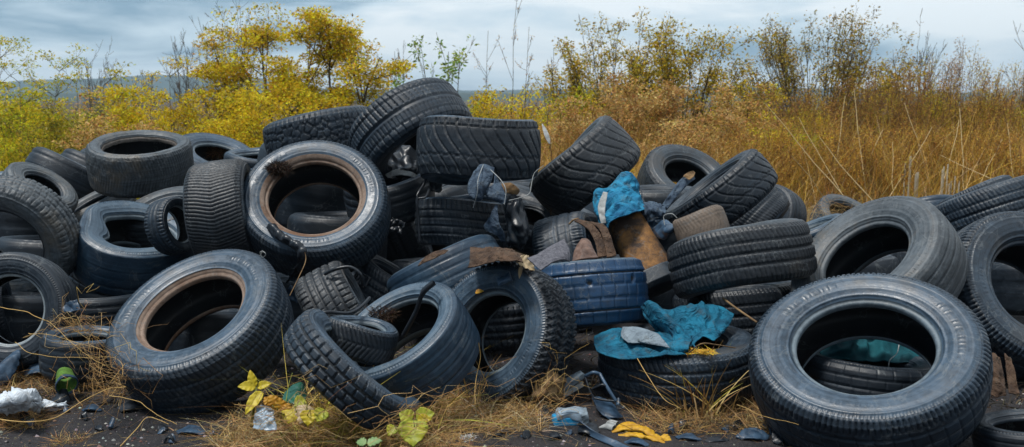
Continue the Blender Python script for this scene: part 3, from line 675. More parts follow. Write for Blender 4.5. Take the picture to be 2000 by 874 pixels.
def spl(A, n, axis):
    A = np.moveaxis(np.asarray(A, float), axis, 0); m = len(A)
    q = np.concatenate([[2 * A[0] - A[1]], A, [2 * A[-1] - A[-2]]]); t = np.linspace(0, m - 1 - 1e-9, n); i = t.astype(int); u = (t - i).reshape(-1, *([1] * (A.ndim - 1)))
    a, b, c, d = q[i], q[i + 1], q[i + 2], q[i + 3]
    return np.moveaxis(.5 * ((2 * b) + (-a + c) * u + (2 * a - 5 * b + 4 * c - d) * u ** 2 + (-a + 3 * b - 3 * c + d) * u ** 3), 0, axis)
def sheet(name, mat, grid, label=None, cat=None, amp=.006, freq=18., thick=.003, seed=1, nu=56, nv=56, ragged=.0, parent=None, group=None, ridge=True, world=False):
    g = np.array([[(p if world else P(*p)) for p in row] for row in grid], float)
    V = spl(spl(g, nu, 0), nv, 1); du = np.gradient(V, axis=0); dv = np.gradient(V, axis=1); nn = nrm(np.cross(du, dv))
    s = snoise(V, seed, 3, freq); s = (1 - 1.6 * np.abs(s)) if ridge else s
    if amp >= .010:          # long soft folds crossing the cloth
        wv = snoise(V, seed + 3, 2, freq * .5); r_ = np.random.default_rng(seed); k1 = r_.normal(size=3); k1 /= np.linalg.norm(k1); k2 = np.cross(k1, [.3, .5, .8])
        s = .8 * s + .9 * (.6 - np.abs(np.sin((V @ k1) * freq * 3.3 + wv * 2.9))) + .6 * (.6 - np.abs(np.sin((V @ k2) * freq * 4.7 + wv * 3.4)))
    gi, gj = np.mgrid[0:nu, 0:nv]; ew = np.minimum(np.minimum(gi, nu - 1 - gi) / (nu * .13), np.minimum(gj, nv - 1 - gj) / (nv * .13)).clip(.25, 1)
    V = V + nn * (s * amp * ew)[..., None]
    if ragged:
        e = snoise(V, seed + 9, 2, 60.)[..., None] * ragged; c = V.mean((0, 1)); i, j = np.mgrid[0:nu, 0:nv]
        w = np.minimum(np.minimum(i, nu - 1 - i), np.minimum(j, nv - 1 - j)); V = V + (c - V) * np.exp(-(w / 3.) ** 2)[..., None] * np.abs(e)
    idx = np.arange(nu * nv).reshape(nu, nv); q = np.stack([idx[:-1, :-1], idx[1:, :-1], idx[1:, 1:], idx[:-1, 1:]], -1).reshape(-1, 4)
    c = V.reshape(-1, 3).mean(0) if parent is None else np.zeros(3)
    o = mesh(name, V.reshape(-1, 3) - c, q, None, mat, parent); 
    if parent is None: o.location = c
    md = o.modifiers.new('thickness', 'SOLIDIFY'); md.thickness = thick; md.offset = 0
    return tag(o, label, cat, group) if label else o
def cord(name, mat, pts, r, label=None, cat=None, group=None, parent=None, n=28, sides=6, wob=.0, seed=0, taper=0.):
    p = spl(np.array([P(*q) for q in pts]), n, 0)
    if wob: p = p + snoise(p, seed, 2, 25.)[:, None] * wob * np.array([1, .4, .8])
    b = Bag(); c = p.mean(0) if parent is None else 0 * p[0]; tubes(b, (p - c)[None], (r * (1 - taper * np.linspace(0, 1, n)))[None], sides)
    o = b.obj(name, mat, parent)
    if parent is None: o.location = c
    return tag(o, label, cat, group) if label else o
def tangle(name, path, n, spread, r, cols, seed, label=None, cat=None, kind=None, group=None, k=9, jit=.02, cut=.55):
    rng = np.random.default_rng(seed); p = spl(np.array([P(*q) for q in path]), 40, 0); out = np.zeros((n, k, 3))
    for i in range(n):
        L = int(40 * rng.uniform(cut * .5, cut * 1.3)); L = max(6, min(L, 39)); a = rng.integers(0, 40 - L); out[i] = p[np.linspace(a, a + L, k).astype(int)]
    off = rng.normal(size=(n, 1, 3)) * spread + np.cumsum(rng.normal(size=(n, k, 3)) * jit, 1)
    out = out + off; out[..., 2] = np.maximum(out[..., 2], .004)
    b = Bag(); tubes(b, out, r * rng.uniform(.6, 1.3, (n, 1)) * np.linspace(1, .45, k)[None], 3, vary(np.asarray(cols)[rng.integers(len(cols), size=n)], n, rng, .25, .06))
    c = b.V[0].mean(0); o = b.obj(name, M_STRAW, None, origin=c); return tag(o, label, cat, group, kind)
STR = [(.46, .28, .10), (.36, .20, .07), (.55, .38, .17), (.26, .15, .06)]
STY = [(.48, .36, .06), (.38, .34, .05), (.55, .38, .12), (.30, .18, .06)]
# teal blanket on the flat front tyre
pf = lambda x, y, l=.006: (x, y, pd('flat_front', x, y, l))
bl = sheet('blanket', M_TEAL, [[pf(1192, 645, .02), pf(1225, 642, .02), pf(1262, 648, .015), pf(1312, 655, .015), pf(1352, 662, .02)],
    [pf(1164, 655, .02), pf(1200, 660, .03), pf(1250, 668, .02), pf(1300, 676, .02), pf(1345, 680, .03)],
    [pf(1160, 672, .018), pf(1200, 686), pf(1250, 690), pf(1300, 690), pf(1345, 690)], [(1166, 688, pf(1166, 688)[2] - .01), (1205, 702, pf(1205, 702)[2] - .01), (1250, 700, pf(1250, 702)[2] - .01), (1300, 695, pf(1300, 700)[2]), (1340, 692, pf(1340, 696)[2])]],
    'crumpled teal blanket spread over the tyre lying flat on the ground', 'blanket', .014, 14, .004, 31, 70, 90)
d0 = TYRE_R['flat_front']['d']
sheet('blanket_fold', M_TEAL, [[(1262, 592, d0 + .20), (1300, 606, d0 + .16), (1345, 598, d0 + .14), (1392, 597, d0 + .10), (1434, 614, d0 + .05)],
    [(1256, 612, d0 + .16), (1300, 628, d0 + .08), (1348, 612, d0 + .02), (1395, 616, d0), (1430, 624, d0)],
    [(1275, 640, d0 + .10), (1320, 655, d0 + .0), (1362, 640, d0 - .04), (1398, 640, d0 - .04), (1424, 636, d0 - .02)],
    [pf(1310, 668, .01), pf(1345, 678, .01), pf(1372, 660, .02), pf(1396, 664, .02), pf(1412, 648, .02)]], None, None, .016, 15, .004, 33, 80, 90, parent=bl)
bl.children[0].location = -Vector(bl.location)
fo = [[(1254 + x, 592 + y, d0 + .12 - .1 * i) for x, y in ((0, 8), (12, -2), (28, 2))] for i, (x, y) in enumerate([(0, 0)])]
f2 = sheet('blanket_roll', M_TEAL, [[(1252, 600, d0 + .12), (1266, 588, d0 + .08), (1284, 596, d0 + .12)], [(1272, 626, d0 + .06), (1292, 610, d0), (1308, 622, d0 + .05)],
    [(1306, 655, d0 - .02), (1322, 640, d0 - .07), (1338, 652, d0 - .02)], [(1330, 685, pf(1330, 685, .01)[2]), (1346, 672, d0 - .10), (1362, 682, pf(1362, 682, .01)[2])]], None, None, .004, 20, .006, 35, 50, 26, parent=bl)
f2.location = -Vector(bl.location)
sheet('grey_rag', M_GREYC, [[pf(1216, 640, .06), pf(1250, 641, .06), pf(1285, 652, .05)], [pf(1214, 658, .04), pf(1252, 660, .05), pf(1298, 668, .04)], [pf(1226, 670, .035), pf(1262, 672, .035), pf(1308, 680, .035)]],
      'pale grey rag lying on the teal blanket', 'rag', .008, 22, .003, 37, 40, 50)
b_ = Bag(); rg = np.random.default_rng(9); n = 240; rt_ = np.array([P(*pf(x, y, .012)) for x, y in zip(rg.uniform(1338, 1396, n), rg.uniform(683, 692, n))])
ribbons(b_, rt_, nrm(rg.normal(size=(n, 3)) * [1, 1, .25]), rg.uniform(.01, .03, n), np.full(n, .004), rg.normal(size=(n, 3)) * .2, 4, vary((.62, .38, .05), n, rg), rg)
tag(b_.obj('yellow_shavings', M_STRAW, origin=rt_.mean(0)), 'small heap of yellow shavings at the front edge of the teal blanket', 'shavings')
cord('dry_twig', M_CARD, [pf(1345, 690, .05), pf(1370, 672, .09), pf(1400, 674, .06), pf(1436, 680, .03)], .0022, 'thin bent dry stem across the opening beside the teal blanket', 'twig', seed=4)
cord('dry_twig', M_CARD, [(1412, 583, 3.3), (1440, 604, 3.2), (1478, 630, 3.12)], .004, 'pale broken twig sticking up behind the teal blanket', 'twig')
di = TYRE_R['inside_front']['d']
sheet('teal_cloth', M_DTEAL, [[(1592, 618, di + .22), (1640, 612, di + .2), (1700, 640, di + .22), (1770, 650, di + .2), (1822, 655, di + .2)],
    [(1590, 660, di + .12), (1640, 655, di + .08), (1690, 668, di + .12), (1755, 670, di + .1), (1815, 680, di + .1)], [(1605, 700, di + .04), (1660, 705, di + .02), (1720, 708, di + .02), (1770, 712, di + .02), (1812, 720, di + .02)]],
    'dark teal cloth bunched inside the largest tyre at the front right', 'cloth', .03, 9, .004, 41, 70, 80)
cord('thin_cable', M_PALE, [(1757, 668, di + .03), (1752, 690, di), (1738, 704, di - .02), (1735, 722, di - .03)], .0018, 'thin pale cable curving over the dark teal cloth', 'cable')
# drum with the bright blue rag
def drum():
    a, c = P(1216, 424, 4.02), P(1282, 552, 3.86); ax = nrm(c - a); e = nrm(np.cross(ax, FW)); g = np.cross(ax, e); L = np.linalg.norm(c - a)
    root = empty('drum', Matrix.Translation(Vector(c))); 
    def part(name, s0, s1, prof, mat, seed):
        ns, nt_ = 40, 64; s = np.linspace(s0, s1, ns); t = np.arange(nt_) / nt_ * 2 * np.pi
        sq = (np.abs(np.cos(t)) ** 3.2 + np.abs(np.sin(t)) ** 3.2) ** (-1 / 3.2)
        R_ = np.interp(s, *prof); V = a + ax * (s[:, None, None] * L) + R_[:, None, None] * sq[None, :, None] * (np.cos(t)[None, :, None] * e * 1.0 + np.sin(t)[None, :, None] * g * .8)
        V = V + snoise(V, seed, 3, 16.)[..., None] * .0035 * e
        i = np.arange(ns * nt_).reshape(ns, nt_); q = np.stack([i[:-1], np.roll(i, -1, 1)[:-1], np.roll(i, -1, 1)[1:], i[1:]], -1).reshape(-1, 4)
        mesh(name, V.reshape(-1, 3) - c, q, None, mat, root)
    part('body', 0, .88, ([0, .02, .05, .88], [.002, .072, .082, .098]), M_DRUM, 51)
    part('foot', .865, 1.12, ([.86, .88, 1.05, 1.10, 1.12], [.094, .102, .104, .085, .002]), M_DSIDE, 52)
    tag(root, 'orange brown drum with black stains, leaning below the bright blue rag', 'drum')
drum()
sheet('blue_rag', M_SKY, [[(1214, 338, 4.12), (1232, 338, 4.1), (1246, 360, 4.12), (1247, 385, 4.14)], [(1188, 366, 4.08), (1210, 372, 4.02), (1234, 380, 4.02), (1256, 398, 4.05)],
    [(1163, 372, 4.06), (1184, 388, 3.96), (1218, 394, 3.90), (1258, 410, 3.95)], [(1160, 402, 4.02), (1178, 414, 3.9), (1206, 408, 3.86), (1244, 414, 3.88)], [(1172, 445, 3.92), (1184, 453, 3.86), (1196, 432, 3.84), (1226, 420, 3.84)]],
    'bright blue rag wrapped round the top of the orange brown drum', 'rag', .013, 17, .005, 43, 80, 70)
sheet('torn_ribbon', M_PALE, [[(1178, 375, 3.93), (1187, 377, 3.93)], [(1168, 405, 3.90), (1182, 410, 3.88)], [(1174, 438, 3.86), (1185, 436, 3.86)]], 'pale torn strip hanging on the bright blue rag', 'strip', .003, 30, .003, 44, 30, 12)
sheet('dark_rag', M_BLACKP, [[(1240, 372, 4.2), (1252, 368, 4.2)], [(1243, 395, 4.1), (1258, 392, 4.1)], [(1250, 420, 4.0), (1262, 415, 4.0)]], 'black shred beside the bright blue rag', 'scrap', .01, 30, .003, 45, 30, 14)
sheet('denim_rag', M_DENIM, [[(1256, 398, 4.05), (1278, 396, 4.0), (1302, 412, 3.98)], [(1254, 414, 3.98), (1276, 410, 3.9), (1300, 416, 3.9)], [(1262, 432, 3.96), (1280, 424, 3.9), (1296, 426, 3.92)]], 'small crumpled denim rag right of the bright blue one', 'rag', .012, 26, .004, 46, 40, 40)
sheet('denim_band', M_DENIM, [[(1352, 338, 4.18), (1357, 350, 4.18)], [(1330, 350, 4.12), (1342, 362, 4.12)], [(1310, 376, 4.05), (1322, 384, 4.05)], [(1292, 402, 4.0), (1303, 408, 4.0)]], 'faded denim strip running down from the half hidden tyre opening', 'strip', .006, 30, .006, 47, 50, 16)
sheet('curled_leaf', M_CARD, [[(1334, 345, 4.12), (1346, 352, 4.1)], [(1342, 338, 4.12), (1354, 346, 4.1)], [(1354, 334, 4.12), (1358, 338, 4.12)]], 'curled beige leaf at the upper end of the denim strip', 'leaf', .004, 40, .002, 48, 20, 14)
sheet('rubber_bracket', M_BLUEP, [[(1274, 446, 3.95), (1290, 432, 3.9), (1300, 430, 3.92)], [(1286, 468, 3.85), (1306, 450, 3.78), (1318, 440, 3.84)], [(1300, 470, 3.82), (1330, 432, 3.76), (1345, 424, 3.82)]], 'bent blue black rubber piece left of the very small brownish tyre', 'scrap', .008, 20, .008, 49, 40, 40, .2)
cord('bent_wire', M_PALE, [(1298, 440, 3.8), (1297, 422, 3.8), (1312, 418, 3.78), (1322, 426, 3.78)], .0022, 'short pale bent wire on the blue black rubber piece', 'wire')
# rags in the middle
sheet('denim_rag', M_DENIM, [[(934, 326, 3.81), (944, 322, 3.78), (966, 328, 3.80)], [(918, 350, 3.77), (936, 352, 3.69), (960, 352, 3.73)], [(914, 372, 3.76), (932, 382, 3.67), (948, 374, 3.71)], [(920, 386, 3.75), (930, 392, 3.71), (938, 392, 3.71)]], 'folded denim rag hanging under the wide curved groove tyre', 'rag', .010, 22, .004, 53, 46, 40)
sheet('denim_rag', M_DENIM, [[(942, 368, 3.73), (962, 362, 3.70), (966, 340, 3.73)], [(946, 380, 3.71), (972, 382, 3.67), (980, 364, 3.71)], [(958, 388, 3.69), (984, 399, 3.67), (989, 386, 3.69)]], 'pointed denim flap right of the folded denim rag', 'rag', .006, 26, .004, 54, 40, 36)
sheet('denim_scrap', M_DENIM, [[(968, 400, 3.69), (972, 400, 3.69)], [(952, 430, 3.71), (974, 428, 3.67)], [(946, 446, 3.73), (980, 446, 3.67)], [(972, 464, 3.71), (986, 458, 3.69)], [(980, 474, 3.73), (988, 473, 3.73)]], 'denim scrap hanging down at the end of the arrow patterned tyre', 'rag', .006, 26, .004, 55, 50, 24, .1)
cord('thread', M_PALE, [(944, 322, 3.76), (934, 350, 3.66), (932, 378, 3.65), (924, 406, 3.71)], .0018, 'pale torn seam thread hanging from the folded denim rag', 'thread')
cord('thread', M_PALE, [(958, 332, 3.73), (978, 352, 3.69), (988, 372, 3.66), (985, 400, 3.65)], .0018, 'pale seam thread along the pointed denim flap', 'thread')
cord('string', M_PALE, [(1062, 324, 3.95), (1044, 338, 3.91), (1038, 360, 3.88), (1034, 378, 3.85), (1018, 386, 3.83), (994, 392, 3.81)], .0016, 'thin pale cord curving down left of the steep leaning tyre', 'cord')
sheet('black_sheeting', M_BLACKP, [[(978, 376, 3.98), (1000, 378, 3.94), (1016, 384, 3.98)], [(984, 410, 3.92), (1006, 408, 3.84), (1026, 412, 3.92)], [(992, 446, 3.9), (1012, 446, 3.82), (1032, 450, 3.9)], [(988, 482, 3.92), (1008, 486, 3.86), (1022, 492, 3.92)]],
      'torn black sheeting hanging down the right end of the two wide stacked tyres', 'sheeting', .018, 14, .003, 570, 60, 40, .1)
sheet('beige_scrap', M_CARD, [[(980, 360, 4.05), (996, 358, 4.02), (1004, 362, 4.05)], [(984, 374, 4.0), (998, 372, 3.98), (1014, 372, 4.02)], [(990, 386, 4.0), (1002, 384, 4.0), (1012, 378, 4.04)]], 'beige scrap right of the denim rags', 'scrap', .006, 30, .004, 56, 24, 24)
sheet('black_bag', M_BLACKP, [[(770, 292, 4.62), (795, 290, 4.6), (822, 302, 4.62)], [(760, 312, 4.52), (790, 306, 4.46), (820, 318, 4.5)], [(756, 336, 4.46), (788, 330, 4.38), (816, 330, 4.42)], [(756, 348, 4.42), (786, 352, 4.38), (815, 348, 4.4)]], 'torn shiny black plastic bag under the arch of the topmost tyre', 'bag', .024, 14, .003, 57, 60, 60)
sheet('torn_ribbon', M_PALE, [[(752, 342, 4.36), (758, 348, 4.34)], [(775, 332, 4.33), (782, 342, 4.3)], [(800, 336, 4.32), (804, 346, 4.3)], [(820, 346, 4.32), (821, 353, 4.32)]], 'pale grey strip below the torn black plastic bag', 'strip', .004, 20, .005, 58, 40, 12)
cord('webbing', M_BLACKP, [(840, 330, 4.1), (828, 360, 4.05), (815, 385, 4.0), (817, 430, 4.0), (820, 470, 4.0)], .007, 'black strap hanging left of the arrow patterned tyre', 'strap', sides=5)
cord('webbing', M_BLACKP, [(838, 370, 4.02), (832, 385, 3.98), (818, 388, 3.98)], .006, 'short black strap loop between the two wide stacked tyres', 'strap', sides=5)
dk = TYRE_R['knobby']['d']
sheet('brown_cloth', M_BCLOTH, [[(918, 484, 3.36), (950, 486, 3.34), (985, 488, 3.3), (1018, 498, 3.22)], [(918, 504, 3.2), (950, 503, 3.14), (982, 498, 3.08), (1018, 506, 3.04)], [(914, 524, 3.14), (948, 517, 3.06), (980, 510, 3.0), (1022, 512, 2.97)]], 'brown pleated cloth draped over the chunky off road tyre', 'cloth', .012, 26, .004, 59, 50, 70)
sheet('brown_cloth', M_BCLOTH, [[(826, 506, 3.42), (850, 492, 3.42), (876, 490, 3.44)], [(816, 520, 3.4), (842, 508, 3.38), (868, 496, 3.4)]], 'brown rag scrap on the upper left of the blue arch', 'rag', .008, 26, .003, 60, 30, 40)
sheet('felt_scrap', M_FELT, [[(1102, 468, 3.12), (1112, 488, 3.08), (1112, 512, 3.0)], [(1076, 482, 3.08), (1090, 494, 3.0), (1100, 508, 2.96)], [(1050, 498, 3.04), (1062, 508, 2.96), (1078, 514, 2.93)], [(1030, 506, 3.02), (1044, 518, 2.94), (1056, 528, 2.9)]], 'grey felt scrap pointing up between the off road tyre and the blue painted one', 'felt', .006, 24, .005, 61, 50, 40)
sheet('leather_scrap', M_LEATHER, [[(1136, 468, 3.5), (1146, 468, 3.5), (1152, 474, 3.5)], [(1124, 488, 3.44), (1142, 486, 3.4), (1160, 492, 3.42)], [(1118, 512, 3.36), (1142, 506, 3.34), (1168, 504, 3.36)]], 'brown leather flap standing behind the blue painted tyre', 'leather', .005, 26, .007, 62, 36, 36)
for i, (o1, l) in enumerate([(0, 'brown leather strap over the dark blue strapped tyre'), (22, 'second brown strap beside the drum, right of the first one')]):
    sheet('webbing', M_BCLOTH, [[(1122 + o1, 433, 3.82), (1128 + o1, 428 + o1 * .4, 3.84)], [(1146 + o1, 446, 3.74), (1158 + o1, 440, 3.76)], [(1162 + o1 * .8, 474, 3.68), (1176 + o1 * .8, 466, 3.7)], [(1168 + o1 * .8, 504, 3.62), (1186 + o1 * .8, 500, 3.64)]], l, 'strap', .006, 28, .006, 63 + i, 50, 18)
cord('wood_sliver', M_CARD, [(1112, 438, 3.86), (1120, 430, 3.84), (1130, 427, 3.84)], .004, 'small pale wood sliver behind the dark blue strapped tyre', 'twig')
def leafobj(name, mat, base, tip, width, up, parent=None, fold=.25, droop=.15, seed=0, ser=0.0, curl=.0):
    base, tip = np.asarray(base, float), np.asarray(tip, float); n1, n2 = 22, 13; t = np.linspace(0, 1, n1)[:, None]; s = np.linspace(-1, 1, n2)[None]
    ax = tip - base; L = np.linalg.norm(ax); ax = ax / L; up = nrm(np.asarray(up, float) - ax * (np.asarray(up, float) @ ax)); sd_ = np.cross(ax, up)
    w = width * .5 * np.sin(np.pi * t ** .75) ** .8 * (1 + ser * np.sin(t * 60))
    z = fold * np.abs(s) * w - droop * L * (t - .3) ** 2 * 2 + .05 * width * np.sin(t * 26 - np.abs(s) * 3) * np.abs(s) - curl * w * s ** 2
    V = base + ax * (t * L)[..., None] + sd_ * (s * w)[..., None] + up * z[..., None]
    V = V + snoise(V, seed, 2, 45.)[..., None] * up * width * .035
    i = np.arange(n1 * n2).reshape(n1, n2); q = np.stack([i[:-1, :-1], i[1:, :-1], i[1:, 1:], i[:-1, 1:]], -1).reshape(-1, 4)
    o = mesh(name, V.reshape(-1, 3) - (0 if parent is not None else base), q, None, mat, parent)
    if parent is None: o.location = base
    md = o.modifiers.new('thickness', 'SOLIDIFY'); md.thickness = .0012; md.offset = 0
    return o
def leafmat(name, a, b):
    m, nt, bs = new_mat(name); L = nt.links; tc = nnode(nt, 'ShaderNodeTexCoord'); n = nnode(nt, 'ShaderNodeTexNoise', Scale=38.0, Detail=4.0); L.new(tc.outputs['Object'], n.inputs['Vector'])
    c = mixc(nt, ramp(nt, n.outputs['Fac'], [(.4, 0.0), (.62, 1.0)]), a, b); L.new(c, bs.inputs['Base Color']); bs.inputs['Roughness'].default_value = .5
    tr = nnode(nt, 'ShaderNodeBsdfTranslucent'); L.new(c, tr.inputs['Color']); mx = nnode(nt, 'ShaderNodeMixShader'); mx.inputs[0].default_value = .35
    L.new(bs.outputs[0], mx.inputs[1]); L.new(tr.outputs[0], mx.inputs[2]); L.new(mx.outputs[0], nt.nodes['Material Output'].inputs['Surface']); return m
ML_Y = leafmat('yellow_leaf', (.55, .44, .02), (.66, .52, .03)); ML_G = leafmat('green_yellow_leaf', (.34, .38, .03), (.50, .48, .04)); ML_O = leafmat('orange_leaf', (.50, .22, .01), (.62, .34, .015)); ML_P = leafmat('pale_leaf', (.55, .42, .24), (.62, .50, .33)); ML_MG = leafmat('mint_leaf', (.20, .34, .13), (.30, .42, .18))
tw = np.array([0, -.6, .8])
o = leafobj('fallen_leaf', ML_P, P(1008, 508, D(1008, 514, .02, 2.95, 2.6, 3.1)), P(1046, 526, D(1040, 526, .02, 2.9, 2.6, 3.1)), .055, tw, fold=.5, seed=3, ser=.12); tag(o, 'pale curled leaf lying on top of the chunky off road tyre', 'leaf')
o = leafobj('fallen_leaf', ML_P, P(1018, 520, D(1018, 520, .02, 2.9, 2.6, 3.1)), P(1014, 543, D(1014, 543, .02, 2.9, 2.6, 3.1)), .014, tw, fold=.5, seed=4); tag(o, 'narrow pale leaf tip hanging below the curled leaf', 'leaf')
o = leafobj('orange_leaf', ML_O, P(928, 572, D(928, 572, .008, 3.0)), P(944, 568, D(944, 570, .008, 3.0)), .02, tw, seed=5, ser=.2); tag(o, 'tiny orange leaf stuck on the inner side of the off road tyre', 'leaf')
o = leafobj('seed_plume', M_PALE, P(1074, 282, 4.35), P(1058, 238, 4.4), .022, (0, -1, .2), fold=.3, seed=6, ser=.1); tag(o, 'pale feathery plume standing left of the steep leaning tyre', 'plume')
pst = cord('stem', M_CARD, [(1074, 281, 4.35), (1078, 320, 4.36), (1076, 420, 4.4)], .0022, parent=o, n=12); pst.location = -o.location
# moss clump and torn tread strip on the rusty tyre
def clump(name, px, py, r, cols, seed, label, cat, n=700, lift=.0, d=None, length=.03, flat=.6):
    rg = np.random.default_rng(seed); c = P(px, py, d or D(px, py, lift)); off = rg.normal(size=(n, 3)); off = nrm(off) * rg.random((n, 1)) ** .4 * r * np.array([1, 1, flat])
    b = Bag(); ribbons(b, off, nrm(off + rg.normal(size=(n, 3)) * r * .6), length * rg.uniform(.3, 1.1, n), np.full(n, .0035), rg.normal(size=(n, 3)) * .4, 4, vary(np.asarray(cols)[rg.integers(len(cols), size=n)], n, rg, .3, .1), rg)
    o = b.obj(name, M_STRAW, smooth=False); o.location = c; return tag(o, label, cat)
clump('moss_clump', 545, 330, .05, [(.035, .02, .013), (.06, .035, .02), (.02, .013, .01)], 71, 'dark brown clump of dry moss on the upper left of the rusty rimmed tyre', 'moss', 1500, .01, length=.025)
clump('dry_plant', 428, 296, .075, [(.20, .10, .045), (.14, .07, .03), (.28, .16, .08)], 72, 'dry brown weeds growing in the opening of the smooth bluish tyre', 'weed', 900, .03, length=.06)
sheet('torn_rubber', M_BLACKP, [[(x - 8, y + 3, D(x, y, l)), (x, y - 4, D(x, y, l + .015)), (x + 9, y - 1, D(x, y, l))] for x, y, l in [(528, 440, .02), (548, 462, .03), (575, 478, .035), (590, 492, .045), (588, 512, .05), (578, 532, .06), (566, 552, .06)]],
      'torn black strip of rubber hanging from the rim of the rusty rimmed tyre', 'strip', .008, 26, .008, 73, 80, 24, .05)
cord('fray', M_CARD, [(594, 488, D(594, 488, .06)), (597, 510, D(590, 505, .08)), (582, 545, 3.5), (566, 578, 3.45)], .0018, 'thin frayed thread beside the torn black strip', 'thread')
ds = TYRE_R['smooth_front']['d']
cord('dark_stick', M_BLACKP, [(848, 552, ds - .02), (826, 572, ds - .01), (812, 610, ds + .03), (788, 656, ds + .08)], .010, 'flat dark stick slanting across the opening of the smooth blue front tyre', 'stick', sides=4)
cord('black_cable', M_BLACKP, [(614, 640, 2.86), (616, 618, 2.84), (640, 610, 2.84), (680, 612, 2.88), (704, 600, 2.95), (722, 582, 3.02)], .006, 'black cable looping over the small arrow patterned tyre', 'cable')
sheet('pale_scrap', M_PALE, [[(608, 620, 2.9), (616, 612, 2.9)], [(612, 640, 2.87), (620, 634, 2.87)], [(618, 652, 2.9), (626, 648, 2.9)]], 'pale broken rim piece at the upper end of the torn half tyre', 'scrap', .003, 20, .006, 74, 20, 10)
b_ = clump('rust_lump', 748, 614, .05, [(.09, .05, .03), (.05, .03, .02)], 75, 'brown earthy lump inside the smooth blue front tyre', 'lump', 900, .0, ds + .14, .02)
cord('torn_bead', M_BLACKP, [(634, 536, 3.42), (655, 526, 3.4), (684, 522, 3.4), (704, 536, 3.4), (709, 558, 3.42)], .007, 'loose black bead strip curving over the tyre with four straight grooves', 'strip', sides=5)
cord('spring_wire', M_PALE, [(508, 500, 3.0), (513, 492, 2.99), (519, 497, 2.99), (513, 503, 3.0), (508, 494, 2.99), (514, 490, 2.98)], .0016, 'small coil of wire on top of the front left tyre', 'wire')

for i, (x, y, w, hh, a, l) in enumerate([(1008, 470, 34, 40, 70, 'black shred in the dark gap left of the dark blue strapped tyre'), (985, 545, 30, 20, 20, 'black shred just under the brown pleated cloth'), (705, 545, 36, 24, -30, 'black shred above the tyre with four straight grooves'),
    (575, 575, 26, 34, 60, 'black shred hanging right of the front left tyre'), (1245, 420, 24, 50, 80, 'black shred between the bright blue rag and the denim scrap'), (1290, 440, 60, 34, 20, 'dark folded scrap under the crumpled denim rag'), (845, 362, 40, 26, -10, 'glossy black scrap under the wide curved groove tyre'),
    (1130, 690, 50, 40, 30, 'dark scrap in the hollow right of the off road tyre'), (1145, 655, 30, 26, 10, 'brownish black scrap under the blue painted tyre'), (135, 600, 40, 22, 15, 'dark scrap in the shade under the dented smooth tyre'), (770, 440, 26, 40, 70, 'black shred right of the rusty rimmed tyre')]):
    ca, sa = math.cos(math.radians(a)), math.sin(math.radians(a)); rows = []
    for v_ in (-.5, 0, .5):
        rows.append([(x + u_ * w * ca - v_ * hh * sa, y - u_ * w * sa - v_ * hh * ca, D(x, y, .03, 4.0) + .02 * v_ + .015 * abs(u_)) for u_ in (-.5, -.15, .2, .5)])
    sheet('black_scrap', (M_BLACKP, M_BLUEP)[i % 2], rows, l, 'scrap', .012, 24, .003, 800 + i, 40, 40, .12, group='black scraps caught between the tyres')

# ---------------------------------------------------------------- things on the ground in front
def gpt(px, py, z=.006): return G(px, py, z)
def flat(name, mat, rows, label, cat, amp=.004, thick=.004, seed=1, ragged=.15, group=None, freq=25.):
    g = [[G(x, y, z) for x, y, z in r] for r in rows]
    return sheet(name, mat, g, label, cat, amp, freq, thick, seed, 34, 34, ragged, group=group, world=True)
GR = 'rubber and plastic scraps on the ground'
def scrap(px, py, w, h, z, rot, seed, label, mat=None, cat='scrap', name='rubber_scrap', curl=.5):
    rg = np.random.default_rng(seed); c = G(px, py, 0); d = c[1]; W_, H_ = w * d / F * .5, h * d / F * .5 * 2.6; ca, sa = math.cos(math.radians(rot)), math.sin(math.radians(rot))
    rows = []
    for v in (-1, -.3, .4, 1):
        r = []
        for u_ in (-1, -.4, .3, 1):
            k = 1 - .32 * v * v * (abs(u_) > .9); x, y = u_ * W_ * k * rg.uniform(.85, 1.1), v * H_ * (1 - .4 * u_ * u_) * rg.uniform(.85, 1.1)
            r.append(c + np.array([x * ca - y * sa, x * sa + y * ca, .006 + z * (curl * (v * .5 + .5) + (1 - curl) * (1 - u_ * u_) * .8)]))
        rows.append(r)
    return sheet(name, mat or M_BLUEP, rows, label, cat, .002, 30., .005, seed, 26, 26, .12, group=GR, world=True)
flat('white_bag', M_WHITEP, [[(-25, 790, .02), (15, 772, .07), (48, 762, .10), (78, 766, .06)], [(-25, 800, .03), (10, 785, .11), (50, 778, .12), (82, 786, .05)], [(-25, 806, .01), (15, 803, .03), (55, 800, .04), (88, 800, .01)]], 'large dirty white plastic bag at the lower left edge of the photo', 'bag', .020, .003, 81, .1, freq=20.)
flat('white_rag', M_WHITEP, [[(66, 792, .02), (90, 780, .05), (112, 788, .03), (132, 784, .03)], [(62, 800, .02), (90, 796, .04), (114, 797, .02), (134, 792, .01)]], 'small white plastic shred right of the large dirty white bag', 'shred', .014, .003, 82, .1)
